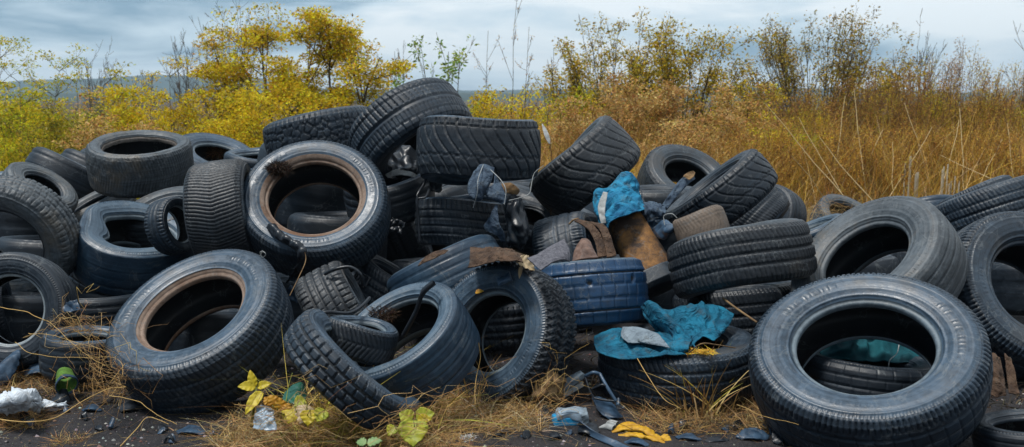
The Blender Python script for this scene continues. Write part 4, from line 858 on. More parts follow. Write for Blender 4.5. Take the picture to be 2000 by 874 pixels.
def tub():
    c = G(128, 775, .03); root = empty('paint_tub', Matrix.Translation(Vector(c)))
    def seg(name, s0, s1, r0, r1, mat, off=(0, 0, 0)):
        ax = nrm(np.array([.45, -.75, -.25])); e = nrm(np.cross(ax, [0, 0, 1.])); g = np.cross(ax, e); t = np.arange(28) / 28 * 2 * np.pi; s = np.linspace(s0, s1, 8); r = np.linspace(r0, r1, 8)
        prof_s = np.concatenate([s, s[::-1]]); prof_r = np.concatenate([r, r[::-1] * .9]); V = ax * prof_s[:, None, None] + prof_r[:, None, None] * (np.cos(t)[None, :, None] * e + np.sin(t)[None, :, None] * g) + np.array(off)
        V = V + snoise(V, 5, 2, 30.)[..., None] * .004 * g
        k = len(prof_s); i = np.arange(k * 28).reshape(k, 28); q = np.stack([i, np.roll(i, -1, 1), np.roll(np.roll(i, -1, 0), -1, 1), np.roll(i, -1, 0)], -1).reshape(-1, 4)
        mesh(name, V.reshape(-1, 3), q, None, mat, root)
    seg('shell', -.05, .02, .026, .036, M_MOSSG, (-.01, .03, .045)); seg('lip', .015, .03, .036, .037, M_BLUEP, (-.01, .03, .045))
    tag(root, 'small tipped tub with a mossy green side, right of the white bag', 'tub')
tub()
scrap(120, 794, 36, 16, .05, 10, 83, 'small black cup shaped scrap below the green sided tub', M_BLACKP)
scrap(82, 738, 70, 20, .07, 8, 84, 'broad curled blue black sheet under the pale rimmed tyre'); scrap(8, 752, 50, 30, .12, -20, 85, 'upright blue black piece at the left edge of the photo')
scrap(180, 806, 42, 9, .018, 0, 86, 'small oval blue grey scrap on the asphalt below the straw', curl=.1); scrap(375, 850, 70, 12, .02, -10, 87, 'narrow blue black scrap left of the yellow leaves', curl=.3)
scrap(255, 805, 50, 14, .03, 20, 88, 'black flap half under the front left tyre', M_BLACKP); scrap(1345, 862, 58, 9, .014, -12, 89, 'smooth blue oval scrap right of the yellow glove', curl=.1)
scrap(1243, 872, 54, 10, .016, -18, 90, 'smooth blue oval scrap just below the yellow glove', curl=.1); scrap(1186, 815, 46, 30, .05, 35, 91, 'grey blue shard between the light blue box and the flat tyre', curl=.8)
scrap(1470, 862, 70, 12, .03, -6, 92, 'shiny blue scrap left of the largest tyre'); scrap(1530, 868, 60, 14, .04, 20, 93, 'crumpled dark scrap against the largest tyre', M_BLACKP)
scrap(985, 850, 30, 5, .01, 0, 94, 'small round black scrap on the asphalt right of the grass', M_BLACKP, curl=0); scrap(970, 856, 26, 5, .008, 10, 95, 'tiny black scrap touching the small round one', M_BLACKP, curl=0)
scrap(1400, 866, 50, 7, .012, 5, 96, 'flat black scrap right of the blue oval ones', M_BLACKP)
flat('plastic_shard', M_BLUEP, [[(1132, 822, .05), (1160, 842, .03), (1205, 862, .02), (1248, 884, .01)], [(1126, 828, .02), (1150, 850, .012), (1195, 872, .008), (1240, 894, .006)]], 'long dark blade of plastic pointing at the light blue box', 'scrap', .002, .004, 97, .05)
scrap(1150, 852, 50, 14, .03, -35, 98, 'black wedge beside the long dark blade', M_BLACKP)
def rbox(root, name, c, ex, ey, ez, hx, hy, hz, mat, r=.25, seed=0, dent=.003):
    n = 14; a = np.linspace(-1, 1, n); V = []; Q = []
    for ax_ in range(3):
        for sg in (-1, 1):
            A, B_ = np.meshgrid(a, a, indexing='ij'); p = np.zeros((n, n, 3)); p[..., ax_] = sg; p[..., (ax_ + 1) % 3] = A; p[..., (ax_ + 2) % 3] = B_
            q = p / (np.sum(np.abs(p) ** 7, -1, keepdims=True) ** (1 / 7.)); i = np.arange(n * n).reshape(n, n) + len(V) * n * n; V.append(q.reshape(-1, 3))
            f = np.stack([i[:-1, :-1], i[1:, :-1], i[1:, 1:], i[:-1, 1:]], -1).reshape(-1, 4); Q.append(f if sg > 0 else f[:, ::-1])
    V = np.concatenate(V); W_ = np.asarray(c) + V[:, :1] * hx * np.asarray(ex) + V[:, 1:2] * hy * np.asarray(ey) + V[:, 2:] * hz * np.asarray(ez)
    W_ = W_ + snoise(W_, seed, 2, 30.)[:, None] * dent; return mesh(name, W_, np.concatenate(Q), None, mat, root)
def container():
    c = G(1112, 830, 0); root = empty('plastic_box', Matrix.Translation(Vector(c))); ex = nrm(np.array([1, .12, .02])); ey = np.array([-.12, 1, 0]); ez = np.array([0, 0, 1.])
    rbox(root, 'tray', np.array([-.012, 0, .018]), ex, ey, ez, .042, .03, .017, M_CONT, seed=3)
    rbox(root, 'clouded_lid', np.array([.008, .004, .038]), ex, ey, ez, .048, .032, .014, M_CLEAR, seed=4, dent=.006)
    rbox(root, 'end_panel', np.array([.046, -.004, .026]), ex, ey, ez, .014, .028, .024, M_GREYC, seed=6, dent=.004)
    mesh('handle', spl(np.array([[-.03, -.028, .05], [-.02, -.03, .058], [0, -.03, .062], [.02, -.03, .058], [.028, -.028, .05]]), 5, 0).repeat(2, 0) + np.tile([[0, 0, 0], [0, .006, .003]], (5, 1)), np.array([[2 * i, 2 * i + 1, 2 * i + 3, 2 * i + 2] for i in range(4)]), None, M_PALE, root)
    tag(root, 'light blue plastic box with a clouded lid on the asphalt', 'box')
container()
def block():
    c = G(1112, 790, 0) ; root = empty('grey_block', Matrix.Translation(Vector(c))); ex = nrm(np.array([.85, .1, .5])); ey = nrm(np.array([-.1, 1, 0])); ez = np.cross(ex, ey)
    rbox(root, 'top_shell', np.array([.01, 0, .085]), ex, ey, ez, .045, .022, .012, M_GREYC, seed=8); rbox(root, 'lower_shell', np.array([.012, .004, .058]), ex, ey, ez, .042, .020, .010, M_PALE, seed=9)
    tag(root, 'broken grey plastic case propped on straw beside the off road tyre', 'case')
block()
flat('straw_mat', M_CARD, [[(1062, 735, .10), (1082, 728, .13), (1098, 740, .09)], [(1045, 760, .07), (1070, 752, .10), (1100, 765, .05)], [(1025, 785, .03), (1060, 780, .05), (1090, 790, .01)]], 'matted brown straw wad at the foot of the off road tyre', 'straw', .016, .01, 99, .2)
root = empty('plastic_rack', Matrix.Translation(Vector(G(1170, 790, 0))))
for i, pts in enumerate([[(1143, 735, 2.95), (1158, 728, 2.93), (1172, 731, 2.93)], [(1172, 731, 2.93), (1185, 755, 2.9), (1203, 784, 2.88)], [(1143, 735, 2.95), (1150, 758, 2.93), (1160, 778, 2.92)], [(1160, 778, 2.92), (1180, 782, 2.9), (1203, 784, 2.88)], [(1156, 760, 2.92), (1176, 752, 2.9), (1188, 758, 2.9)]]):
    o = cord('frame_bar', M_BLUEP if i < 2 else M_BLACKP, pts, .006 if i < 2 else .004, parent=root); o.location = -root.location
tag(root, 'broken black frame of thin bars left of the flat tyre', 'frame')
rc_ = np.random.default_rng(66)
AN = [(25, 735, 'left of the broad curled sheet'), (150, 735, 'right of the broad curled sheet'), (60, 830, 'below the large dirty white bag'), (150, 815, 'below the green sided tub'), (215, 835, 'right of the small oval blue grey scrap'), (300, 845, 'below the front left tyre'),
      (330, 866, 'under the narrow blue black scrap'), (425, 860, 'at the left end of the front grass'), (1030, 860, 'on the asphalt right of the tiny black scrap'), (1065, 815, 'left of the light blue box'), (1090, 855, 'just below the light blue box'), (1130, 745, 'behind the broken grey case'),
      (1215, 800, 'behind the yellow glove'), (1330, 850, 'right of the yellow cuff'), (1420, 845, 'below the large grass tuft'), (1500, 850, 'left of the crumpled dark scrap'), (1180, 760, 'inside the broken black rack'), (1560, 868, 'hard against the largest tyre')]
for i, (ax_, ay_, l) in enumerate(AN):
    for j in range(2):
        scrap(ax_ + rc_.uniform(-22, 22), ay_ + rc_.uniform(-9, 9), rc_.uniform(8, 14) if j else rc_.uniform(18, 30), rc_.uniform(3, 8), rc_.uniform(.008, .04), rc_.uniform(-60, 60), 900 + 2 * i + j, ('larger black crumb ', 'tiny blue black crumb ')[j] + l, (M_BLACKP, M_BLUEP)[j], 'crumb', 'rubber_crumb', rc_.random())
# yellow glove
def glove():
    c = G(1235, 842, 0); root = empty('glove', Matrix.Translation(Vector(c))); b = Bag()
    def lob(pts, r):
        p = spl(np.array([G(*q) for q in pts]) - c, 26, 0); rr_ = np.interp(np.linspace(0, 1, 26), np.linspace(0, 1, len(r)), r); tubes(b, p[None], rr_[None], 14)
    lob([(1196, 838, .016), (1225, 828, .03), (1258, 830, .032), (1288, 848, .018)], [.004, .010, .015, .016, .013, .004])
    lob([(1206, 846, .012), (1235, 842, .02), (1265, 846, .02), (1296, 858, .010)], [.004, .008, .013, .012, .004])
    lob([(1200, 834, .02), (1222, 822, .034), (1250, 822, .035)], [.004, .009, .010, .004])
    n0 = [v.copy() for v in b.V]; b.V = [(v + snoise(v, 7, 3, 60.)[:, None] * .004) * [1, 1.25, .6] for v in b.V]; b.obj('palm', M_YGLOVE, root)
    b2 = Bag()
    for pts, r in ([[(1200, 838, .015), (1185, 834, .014), (1170, 836, .010)], [.012, .011, .003]], [[(1206, 830, .02), (1192, 826, .02), (1184, 828, .016)], [.011, .010, .003]]):
        p = spl(np.array([G(*q) for q in pts]) - c, 14, 0); tubes(b2, p[None], np.interp(np.linspace(0, 1, 14), np.linspace(0, 1, 3), r)[None], 10)
    b2.obj('finger_tips', M_PALE, root)
    for k, (a, t) in enumerate([((1290, 852), (1272, 864)), ((1290, 852), (1312, 862))]):
        o = leafobj('cuff_flap', M_YGLOVE, G(*a, .014) - c, G(*t, .006) - c, .03, (0, -.4, .9), root, seed=k)
    tag(root, 'crumpled yellow glove with pale finger tips lying on the asphalt', 'glove')
glove()
sheet('clear_bag', M_CLEAR, [[(505, 795, 2.62), (520, 790, 2.6), (532, 795, 2.6)], [(497, 815, 2.58), (516, 812, 2.54), (538, 815, 2.55)], [(494, 838, 2.54), (515, 842, 2.5), (542, 842, 2.5)]], 'crumpled clear plastic bag in the dry grass, left of the orange leaves', 'bag', .010, 30, .002, 101, 40, 40, .1)
sheet('green_plastic', M_GLASS, [[(572, 752, 2.66), (590, 748, 2.66), (600, 768, 2.66)], [(556, 768, 2.62), (578, 768, 2.6), (598, 780, 2.6)], [(550, 785, 2.58), (572, 790, 2.56), (588, 792, 2.56)]], 'translucent green plastic shard behind the yellow leaves', 'shard', .005, 20, .003, 102, 30, 30, .05)
clump('white_fluff', 912, 861, .022, [(.75, .78, .8)], 103, 'small white fluff ball on the asphalt edge of the grass', 'fluff', 500, 0, gd(862), .014, .6)
# leafy plants
ML_STEM = plain('stem_green', (.18, .20, .04), (.12, .12, .03), 20, .6)
def leafplant(name, label, base, specs, stem=None):
    b0 = G(*base, 0) if len(base) == 2 else P(*base); root = empty(name, Matrix.Translation(Vector(b0)))
    for k, (mat, a, t, w, up, kw) in enumerate(specs):
        A, T_ = P(*a), P(*t); leafobj('leaf', mat, A - b0, T_ - b0, w, up, root, seed=k + len(label), **kw)
        o = cord('stem', ML_STEM, [a, ((a[0] * .6 + 0 + (base[0]) * .4), a[1] * .6 + base[1] * .4, a[2]), (base[0] + k * 3 - 4, base[1], gd(max(base[1], 760)) if len(base) == 2 else base[2])], .0016, parent=root, n=10, sides=4); o.location = -root.location
    return tag(root, label, 'plant', 'yellowing leafy plants in the front grass')
ML_STEM = plain('stem_green', (.18, .20, .04), (.12, .12, .03), 20, .6)
fr = (0, -.75, .65)
leafplant('leafy_plant', 'yellow plant with four pointed leaves left of the clear plastic bag', (492, 838), [(ML_Y, (498, 758, 2.62), (487, 724, 2.62), .028, (.1, -1, .1), {}), (ML_Y, (500, 756, 2.62), (465, 754, 2.60), .034, fr, {}), (ML_Y, (502, 757, 2.62), (528, 748, 2.62), .026, fr, {}), (ML_Y, (512, 764, 2.6), (478, 806, 2.55), .036, fr, {})])
leafplant('leafy_plant', 'cluster of withered orange leaves behind the clear plastic bag', (548, 812), [(ML_O, (530, 790, 2.56), (516, 776, 2.56), .03, fr, dict(ser=.2)), (ML_O, (540, 796, 2.55), (528, 772, 2.55), .04, fr, dict(ser=.2, curl=.4)), (ML_O, (550, 804, 2.54), (545, 778, 2.54), .04, fr, dict(ser=.2)), (ML_O, (556, 808, 2.53), (562, 788, 2.53), .035, fr, dict(ser=.2, curl=.5))])
leafplant('leafy_plant', 'crumpled pale yellow leaves right of the orange ones', (590, 832), [(ML_Y, (575, 795, 2.54), (562, 825, 2.5), .06, fr, dict(curl=.3)), (ML_P, (600, 790, 2.54), (585, 825, 2.5), .06, fr, dict(curl=.4)), (ML_Y, (606, 800, 2.52), (600, 830, 2.49), .05, fr, {}), (ML_G, (596, 780, 2.56), (575, 792, 2.54), .04, fr, {}), (ML_G, (635, 800, 2.5), (618, 822, 2.48), .045, fr, {})])
leafplant('leafy_plant', 'bright green yellow sprig against the torn half tyre', (694, 790), [(ML_G, (690, 730, 2.55), (668, 724, 2.55), .035, fr, dict(ser=.12)), (ML_G, (690, 732, 2.55), (678, 754, 2.53), .026, fr, dict(ser=.12)), (ML_G, (690, 735, 2.54), (704, 746, 2.53), .03, fr, dict(ser=.12)), (ML_O, (676, 727, 2.55), (655, 726, 2.56), .012, fr, {})])
leafplant('leafy_plant', 'broad round yellow green leaf with smaller ones above it in the front grass', (812, 872), [(ML_G, (808, 820, 2.46), (806, 868, 2.40), .085, (0, -.9, .4), dict(fold=.12)), (ML_G, (806, 822, 2.47), (780, 806, 2.47), .045, fr, {}), (ML_G, (812, 818, 2.47), (846, 806, 2.46), .05, fr, {}), (ML_Y, (815, 820, 2.46), (842, 818, 2.45), .03, fr, {}), (ML_G, (772, 832, 2.45), (758, 850, 2.43), .034, fr, {})])
leafplant('leafy_plant', 'pair of small mint green leaves low in the front grass', (718, 874), [(ML_MG, (716, 868, 2.36), (745, 858, 2.36), .034, (0, -.3, 1), dict(fold=.1)), (ML_MG, (716, 866, 2.36), (696, 862, 2.36), .034, (0, -.3, 1), dict(fold=.1))])
# dry grass, straw and litter
def turf(name, x0, x1, y0, y1, n, h, cols, seed, lean=.6, width=.004, zmax=None, edge=None, bend=.5):
    rng = np.random.default_rng(seed); px = rng.uniform(x0, x1, n); t = rng.random(n); py = y0 + (y1 - y0) * t
    if edge is not None:
        k = py > np.interp(px, *edge); px, py = px[k], py[k]; n = len(px)
    root = np.array([G(a, b, .003) for a, b in zip(px, py)]); dr = nrm(np.stack([rng.normal(size=n) * lean, rng.normal(size=n) * lean, np.abs(rng.normal(size=n)) * .6 + .12], 1))
    b = Bag(); ribbons(b, root, dr, h * rng.uniform(.25, 1.2, n), np.full(n, width) * rng.uniform(.5, 1.3, n), rng.normal(size=(n, 3)) * bend * [1, 1, .2] - [0, 0, .22], 6, vary(np.asarray(cols)[rng.integers(len(cols), size=n)], n, rng, .3, .08), rng)
    for v in b.V: v[:, 2] = np.maximum(v[:, 2], .003)
    return tag(b.obj(name, M_STRAW, None, smooth=False), kind='stuff')
turf('dry_turf', 420, 900, 795, 900, 7500, .12, STR + [(.5, .40, .24)], 701, .9, .0023, edge=([420, 520, 700, 900], [850, 812, 800, 790]))
turf('dry_turf', 820, 1060, 765, 850, 3800, .12, STR + [(.55, .46, .30)], 702, .9, .0022, edge=([820, 900, 1060], [780, 775, 750]))
turf('green_grass', 560, 850, 790, 880, 620, .24, STY, 703, .55, .0050, bend=.7)
turf('dry_turf', -30, 260, 700, 775, 2600, .09, STR, 704, 1.0, .0021, edge=([-30, 120, 260], [720, 705, 735]))
turf('dry_turf', -30, 90, 805, 840, 700, .10, STR, 705, 1.0, .00215)
turf('dry_turf', 1240, 1560, 785, 850, 3200, .10, STR + [(.2, .14, .07)], 706, 1.0, .0021, edge=([1240, 1400, 1560], [800, 795, 800]))
turf('dry_turf', 100, 170, 852, 874, 350, .05, STR, 707, 1.0, .0021)
turf('dead_litter', -100, 2100, 800, 890, 700, .04, [(.30, .21, .10), (.16, .11, .06), (.07, .05, .035)], 709, 1.6, .0035)
turf('dead_litter', -200, 2200, 640, 800, 9000, .07, [(.06, .045, .03), (.10, .07, .04), (.03, .025, .02)], 708, 1.3, .006)
rng = np.random.default_rng(12)
def tuft(px, py, n, h, seed, label, cols=STY, spread=.03, lean=.35):
    rng = np.random.default_rng(seed); c = G(px, py, 0); r0 = rng.normal(size=(n, 3)) * [spread, spread, 0]; a = rng.uniform(0, 6.28, n)
    dr = nrm(np.stack([np.cos(a) * lean * rng.uniform(.2, 1.6, n), np.sin(a) * lean * .8, np.ones(n)], 1)); b = Bag()
    ribbons(b, r0, dr, h * rng.uniform(.45, 1.1, n), np.full(n, .006), (dr * [1, 1, 0]) * rng.uniform(.2, 1.1, (n, 1)) - [0, 0, .12], 8, vary(np.asarray(cols)[rng.integers(len(cols), size=n)], n, rng, .2, .06), rng)
    for v in b.V: v[:, 2] = np.maximum(v[:, 2], .003)
    o = b.obj('grass_tuft', M_STRAW, smooth=False); o.location = c; return tag(o, label, 'grass', 'grass tufts at the front')
tuft(1368, 812, 90, .26, 721, 'large yellow grass tuft in front of the flat tyre', STY + STR, .045, .5)
tuft(700, 858, 60, .22, 722, 'green yellow grass tuft below the torn half tyre', STY, .06, .7); tuft(920, 800, 22, .24, 723, 'thin dry grass tuft in the opening of the off road tyre', STR, .03, .4); tuft(850, 812, 26, .16, 724, 'short dry grass tuft at the end of the torn half tyre', STY, .03, .5)
for i, (pts, l) in enumerate([([(-5, 600, 3.1), (50, 610, 3.05), (85, 625, 3.0), (115, 645, 2.95), (165, 692, 2.9), (205, 715, 2.85)], 'long straw stem crossing the pale rimmed tyre at the left edge'),
    ([(55, 652, 3.0), (100, 655, 2.95), (150, 668, 2.9), (215, 690, 2.85)], 'straw stem just below the long one, ending by the front left tyre'), ([(-5, 818, 2.5), (60, 825, 2.48), (110, 815, 2.52), (155, 788, 2.6), (205, 762, 2.7), (248, 755, 2.75)], 'long thick straw stem lying on the asphalt at the lower left'),
    ([(215, 772, 2.68), (270, 785, 2.62), (310, 812, 2.55), (345, 830, 2.5)], 'straw stem lying below the front left tyre'), ([(235, 872, 2.42), (265, 840, 2.5), (290, 815, 2.55), (330, 828, 2.52)], 'forked straw stem at the lower left of the front grass'),
    ([(30, 668, 3.0), (60, 690, 2.95), (140, 700, 2.85), (225, 700, 2.82), (240, 735, 2.75)], 'looping straw stem right of the pale rimmed tyre'), ([(1245, 700, 2.85), (1290, 770, 2.75), (1330, 800, 2.7)], 'thin dry stem leaning left in front of the flat tyre'),
    ([(1440, 790, 2.7), (1500, 815, 2.62), (1560, 830, 2.5)], 'orange straw stem running to the largest tyre'), ([(935, 670, 2.72), (938, 700, 2.74), (930, 740, 2.75), (928, 790, 2.7)], 'crooked dead stem before the opening of the off road tyre'),
    ([(555, 800, 2.56), (562, 765, 2.58), (572, 728, 2.6)], 'thick green stem standing left of the green plastic shard')]):
    cord('straw', M_CARD2 if i == 9 else M_STRAW2, pts, (.0015, .0012, .0009)[0 if i in (2, 9) else 1 + i % 2], l, 'straw', 'long straw stems at the front', wob=.0022, seed=i + 3, taper=.4)
for i, (path, n, sp, l) in enumerate([([(110, 640, 3.0), (150, 660, 2.95), (190, 690, 2.85), (225, 730, 2.75)], 60, .05, 'tangle of straw beside the front left tyre'), ([(180, 700, 2.85), (205, 720, 2.8), (235, 745, 2.75), (180, 790, 2.65)], 70, .04, 'dense orange straw knot under the front left tyre'),
    ([(100, 640, 3.05), (125, 632, 3.0), (165, 628, 3.0), (205, 640, 2.95)], 40, .012, 'ring of matted straw on the low tyre by the front left one'), ([(1030, 790, 2.7), (1060, 770, 2.75), (1090, 775, 2.72), (1120, 790, 2.68)], 60, .03, 'matted straw by the broken grey case'),
    ([(1560, 430, 5.9), (1600, 405, 5.95), (1640, 412, 5.9), (1680, 430, 5.8)], 90, .07, 'straw hanging over the old tyre in the grass'), ([(700, 860, 2.4), (800, 840, 2.45), (880, 830, 2.5), (960, 815, 2.6)], 120, .05, 'pale straw strands across the front grass'),
    ([(430, 870, 2.38), (500, 850, 2.42), (600, 850, 2.42), (700, 860, 2.4)], 120, .05, 'brown straw strands at the left end of the front grass')]):
    tangle('straw_tangle', path, int(n * .5), sp * .7, .0009, STR, 740 + i, l, 'straw', None, 'tangles of straw')
for i, (g, l) in enumerate([([[(1925, 700, 2.95), (1940, 690, 2.95), (1955, 700, 2.95)], [(1930, 740, 2.9), (1948, 735, 2.88), (1962, 742, 2.9)], [(1935, 775, 2.85), (1950, 778, 2.85), (1965, 775, 2.85)]], 'curled dead brown leaf right of the largest tyre'),
    ([[(1962, 690, 2.98), (1976, 700, 2.98)], [(1966, 730, 2.93), (1984, 735, 2.92)], [(1970, 770, 2.88), (1992, 772, 2.88)]], 'second dead leaf against the bottom right corner tyre')]):
    sheet('dead_leaf', M_BCLOTH, g, l, 'leaf', .008, 24, .003, 760 + i, 30, 24, .1)
# grit: small stones, crumbs of rubber
rng = np.random.default_rng(55); n = 9000; px = rng.uniform(-150, 2150, n); py = rng.uniform(690, 900, n); c = np.array([G(a, b, .005) for a, b in zip(px, py)]); r = .0016 + .006 * rng.random(n) ** 5
ico = nrm(np.array([[0, 0, 1], [1, 0, .2], [0, 1, .2], [-1, 0, .2], [0, -1, .2], [0, 0, -.6]], float)); V = c[:, None] + r[:, None, None] * ico[None] * rng.uniform(.6, 1.4, (n, 6, 1))
f = np.array([[0, 1, 2], [0, 2, 3], [0, 3, 4], [0, 4, 1], [5, 2, 1], [5, 3, 2], [5, 4, 3], [5, 1, 4]]); T_ = (f[None] + (np.arange(n) * 6)[:, None, None]).reshape(-1, 3)
b = Bag(); b.add(V.reshape(-1, 3), None, T_, np.repeat(vary(np.array([(.06, .06, .065), (.03, .03, .035), (.30, .28, .26), (.12, .08, .06)])[rng.integers(4, size=n)], n, rng), 8, 0)); tag(b.obj('grit', M_TWIG, smooth=False), kind='stuff')
# ---------------------------------------------------------------- ground, asphalt, hills, haze
def soil_mat(name, c1, c2, c3, s1=2.0, s2=60.0, bump=.8, dist=.01, rough=.9):
    m, nt, b = new_mat(name); L = nt.links; tc = nnode(nt, 'ShaderNodeTexCoord')
    n1 = nnode(nt, 'ShaderNodeTexNoise', Scale=s1, Detail=8.0, Roughness=.65); n2 = nnode(nt, 'ShaderNodeTexNoise', Scale=s2, Detail=6.0, Roughness=.7)
    v = nnode(nt, 'ShaderNodeTexVoronoi', Scale=s2 * 1.6)
    for n in (n1, n2, v): L.new(tc.outputs['Object'], n.inputs['Vector'])
    c = mixc(nt, ramp(nt, n1.outputs['Fac'], [(.38, 0.0), (.62, 1.0)]), c1, c2)
    c = mixc(nt, ramp(nt, n2.outputs['Fac'], [(.52, 0.0), (.68, .8)]), c, c3)
    L.new(c, b.inputs['Base Color']); b.inputs['Roughness'].default_value = rough; b.inputs['Specular IOR Level'].default_value = .3
    bm = nnode(nt, 'ShaderNodeBump', Strength=bump, Distance=dist)
    L.new(mathn(nt, 'ADD', n2.outputs['Fac'], mathn(nt, 'MULTIPLY', v.outputs['Distance'], .6)), bm.inputs['Height']); L.new(bm.outputs[0], b.inputs['Normal'])
    return m
M_SOILG = soil_mat('earth', (.035, .026, .018), (.07, .05, .03), (.11, .08, .045), .6, 22)
M_ASPH = soil_mat('asphalt', (.016, .016, .019), (.032, .029, .031), (.060, .056, .058), 3.5, 95, 1.0, .006, .8)
M_HILL = soil_mat('wooded_hill', (.016, .035, .030), (.04, .055, .03), (.06, .05, .03), .012, .12, .3, 1.0)
tag(mesh('ground', [(-1500, -8, -.004), (1500, -8, -.004), (1500, 2400, -.004), (-1500, 2400, -.004)], [(0, 1, 2, 3)], None, M_SOILG), kind='structure')
def asphalt():
    nx, ny = 320, 150; x = np.linspace(-3.4, 3.4, nx); y = np.linspace(.6, 4.6, ny); X, Y = np.meshgrid(x, y, indexing='ij')
    edge = .10 * np.sin(X * 3.1) + .05 * np.sin(X * 9.7 + 1)
    Y = .6 + (Y - .6) * (1 + edge / 4)
    p = np.stack([X, Y, X * 0], -1); Z = .004 + .0035 * np.abs(snoise(p, 3, 4, 7)) + .0012 * snoise(p, 4, 2, 60)
    i = np.arange(nx * ny).reshape(nx, ny); q = np.stack([i[:-1, :-1], i[1:, :-1], i[1:, 1:], i[:-1, 1:]], -1).reshape(-1, 4)
    tag(mesh('asphalt', np.stack([X, Y, Z], -1).reshape(-1, 3), q, None, M_ASPH), kind='structure')
asphalt()
def hill(y0, depth, h, seed, xs=1700, bias=lambda x: 1):
    nx, ny = 700, 14; x = np.linspace(-xs, xs, nx); t = np.linspace(0, 1, ny); X, T_ = np.meshgrid(x, t, indexing='ij')
    p = np.stack([X / 170., X * 0 + seed, X * 0], -1); prof = .72 + .28 * snoise(p, seed, 3, 1.0)
    can = np.abs(snoise(np.stack([X / 3.2, T_ * 9, X * 0], -1), seed + 1, 3, 1.0))
    Z = h * np.maximum(prof, .25) * bias(X) * np.sin(T_ * np.pi / 2) ** .8 + can * .45 * (h / 10) * (T_ > .05)
    i = np.arange(nx * ny).reshape(nx, ny); q = np.stack([i[:-1, :-1], i[1:, :-1], i[1:, 1:], i[:-1, 1:]], -1).reshape(-1, 4)
    V = np.stack([X, y0 + T_ * depth, Z], -1).reshape(-1, 3)
    return tag(mesh('hills', V, q, None, M_HILL), kind='structure')
hill(420, 160, 6.0, 5, 800)
hill(850, 300, 19.0, 8, 1400, lambda x: 1.0 + .35 * (x < -250) * 1.0)
hb = Bag(); X0, X1, Y0, Y1, Z0, Z1 = -1600, 1600, -12, 1250, -1.2, 60
hb.add([(X0, Y0, Z0), (X1, Y0, Z0), (X1, Y1, Z0), (X0, Y1, Z0), (X0, Y0, Z1), (X1, Y0, Z1), (X1, Y1, Z1), (X0, Y1, Z1)],
       [(0, 3, 2, 1), (4, 5, 6, 7), (0, 1, 5, 4), (1, 2, 6, 5), (2, 3, 7, 6), (3, 0, 4, 7)])
hm = bpy.data.materials.new('haze'); hm.use_nodes = True; hm.node_tree.nodes.clear()
_pv = hm.node_tree.nodes.new('ShaderNodeVolumePrincipled'); _o = hm.node_tree.nodes.new('ShaderNodeOutputMaterial')
_pv.inputs['Color'].default_value = (.58, .80, 1, 1); _pv.inputs['Density'].default_value = .00055; _pv.inputs['Anisotropy'].default_value = .2
hm.node_tree.links.new(_pv.outputs[0], _o.inputs['Volume'])
tag(hb.obj('haze', hm, smooth=False), kind='stuff')

# ---------------------------------------------------------------- plants
def VB(px, d): return np.array([(px - 1000) / F * d, (d - CAMH * math.sin(PITCH)) / math.cos(PITCH), 0.0])
def HT(py, d): return CAMH + float(ray(1000, py)[2]) * d
def grow(rng, bases, dirs, lens, kids, ratio=.5, dev=.6, up=.25, wob=.06, r0=.012, taper=.5, k=6, lo=.25):
    """returns list of (pts, rad) per level; level 0 given by bases/dirs/lens"""
    out = []; st, dr, ln = np.asarray(bases, float), nrm(np.asarray(dirs, float)), np.asarray(lens, float); rr = np.full(len(st), r0)
    for lv in range(len(kids) + 1):
        n = len(st); s = np.linspace(0, 1, k)[None, :, None]
        w = np.cumsum(rng.normal(size=(n, k, 3)) * wob * .45, axis=1); w -= w[:, :1]
        pts = st[:, None] + ln[:, None, None] * (dr[:, None] * s + np.array([0, 0, up]) * s ** 2 + w)
        rad = rr[:, None] * (1 - .75 * s[..., 0])
        out.append((pts, rad))
        if lv == len(kids): break
        K = kids[lv]; t = rng.uniform(lo, .98, (n, K)); f = t * (k - 1); i = np.minimum(f.astype(int), k - 2); fr = (f - i)[..., None]
        ar = np.arange(n)[:, None]; a, b = pts[ar, i], pts[ar, i + 1]
        st2 = (a * (1 - fr) + b * fr).reshape(-1, 3); d2 = nrm(nrm(b - a) + rng.normal(size=(n, K, 3)) * dev).reshape(-1, 3)
        ln = (ln[:, None] * ratio * (1.15 - .6 * t) * rng.uniform(.7, 1.3, (n, K))).reshape(-1)
        rr = (rr[:, None] * taper * (1.1 - .6 * t)).reshape(-1); st, dr = st2, d2
    return out
def plant(name, label, cat, base, levels, leafset=None, twig_col=(.06, .045, .03), group=None, sides=3, stem_name='branches', leaf_name='foliage', rng=None, minr=.0012):
    root = empty(name, Matrix.Translation(Vector(base))); b = Bag()
    for pts, rad in levels:
        tubes(b, pts - base, np.maximum(rad, minr), sides, vary(twig_col, len(pts), rng, .2, .06))
    b.obj(stem_name, M_TWIG, root)
    if leafset is not None:
        lb = Bag(); pos, dr, sz, col, asp = leafset; leaves(lb, pos - base, dr, sz, col, rng, asp); lb.obj(leaf_name, M_LEAF, root, smooth=False)
    tag(root, label, cat, group); return root
def sprays(rng, tips, per, r, flat, size, cols, asp=.5, droop=0.0):
    n = len(tips); c = np.repeat(tips, per, 0); off = rng.normal(size=(n * per, 3)); off = off / np.maximum(1, np.linalg.norm(off, axis=1, keepdims=True) / 1.6)
    off = off * np.array([r, r, r * flat]); pos = c + off
    dr = nrm(off * [1, 1, .4] + rng.normal(size=off.shape) * r * .7 - [0, 0, droop * r])
    pal = np.asarray(cols)[rng.integers(len(cols), size=n)]; col = vary(np.repeat(pal, per, 0), n * per, rng, .28, .10)
    return pos, dr, size * rng.uniform(.6, 1.4, n * per), col, asp
YEL = [(.74, .52, .015), (.82, .62, .03), (.56, .38, .012), (.50, .40, .02)]
YGR = [(.46, .43, .02), (.58, .50, .02), (.32, .34, .02), (.70, .52, .02)]
OLI = [(.54, .39, .03), (.42, .32, .03), (.64, .44, .045), (.30, .24, .03)]
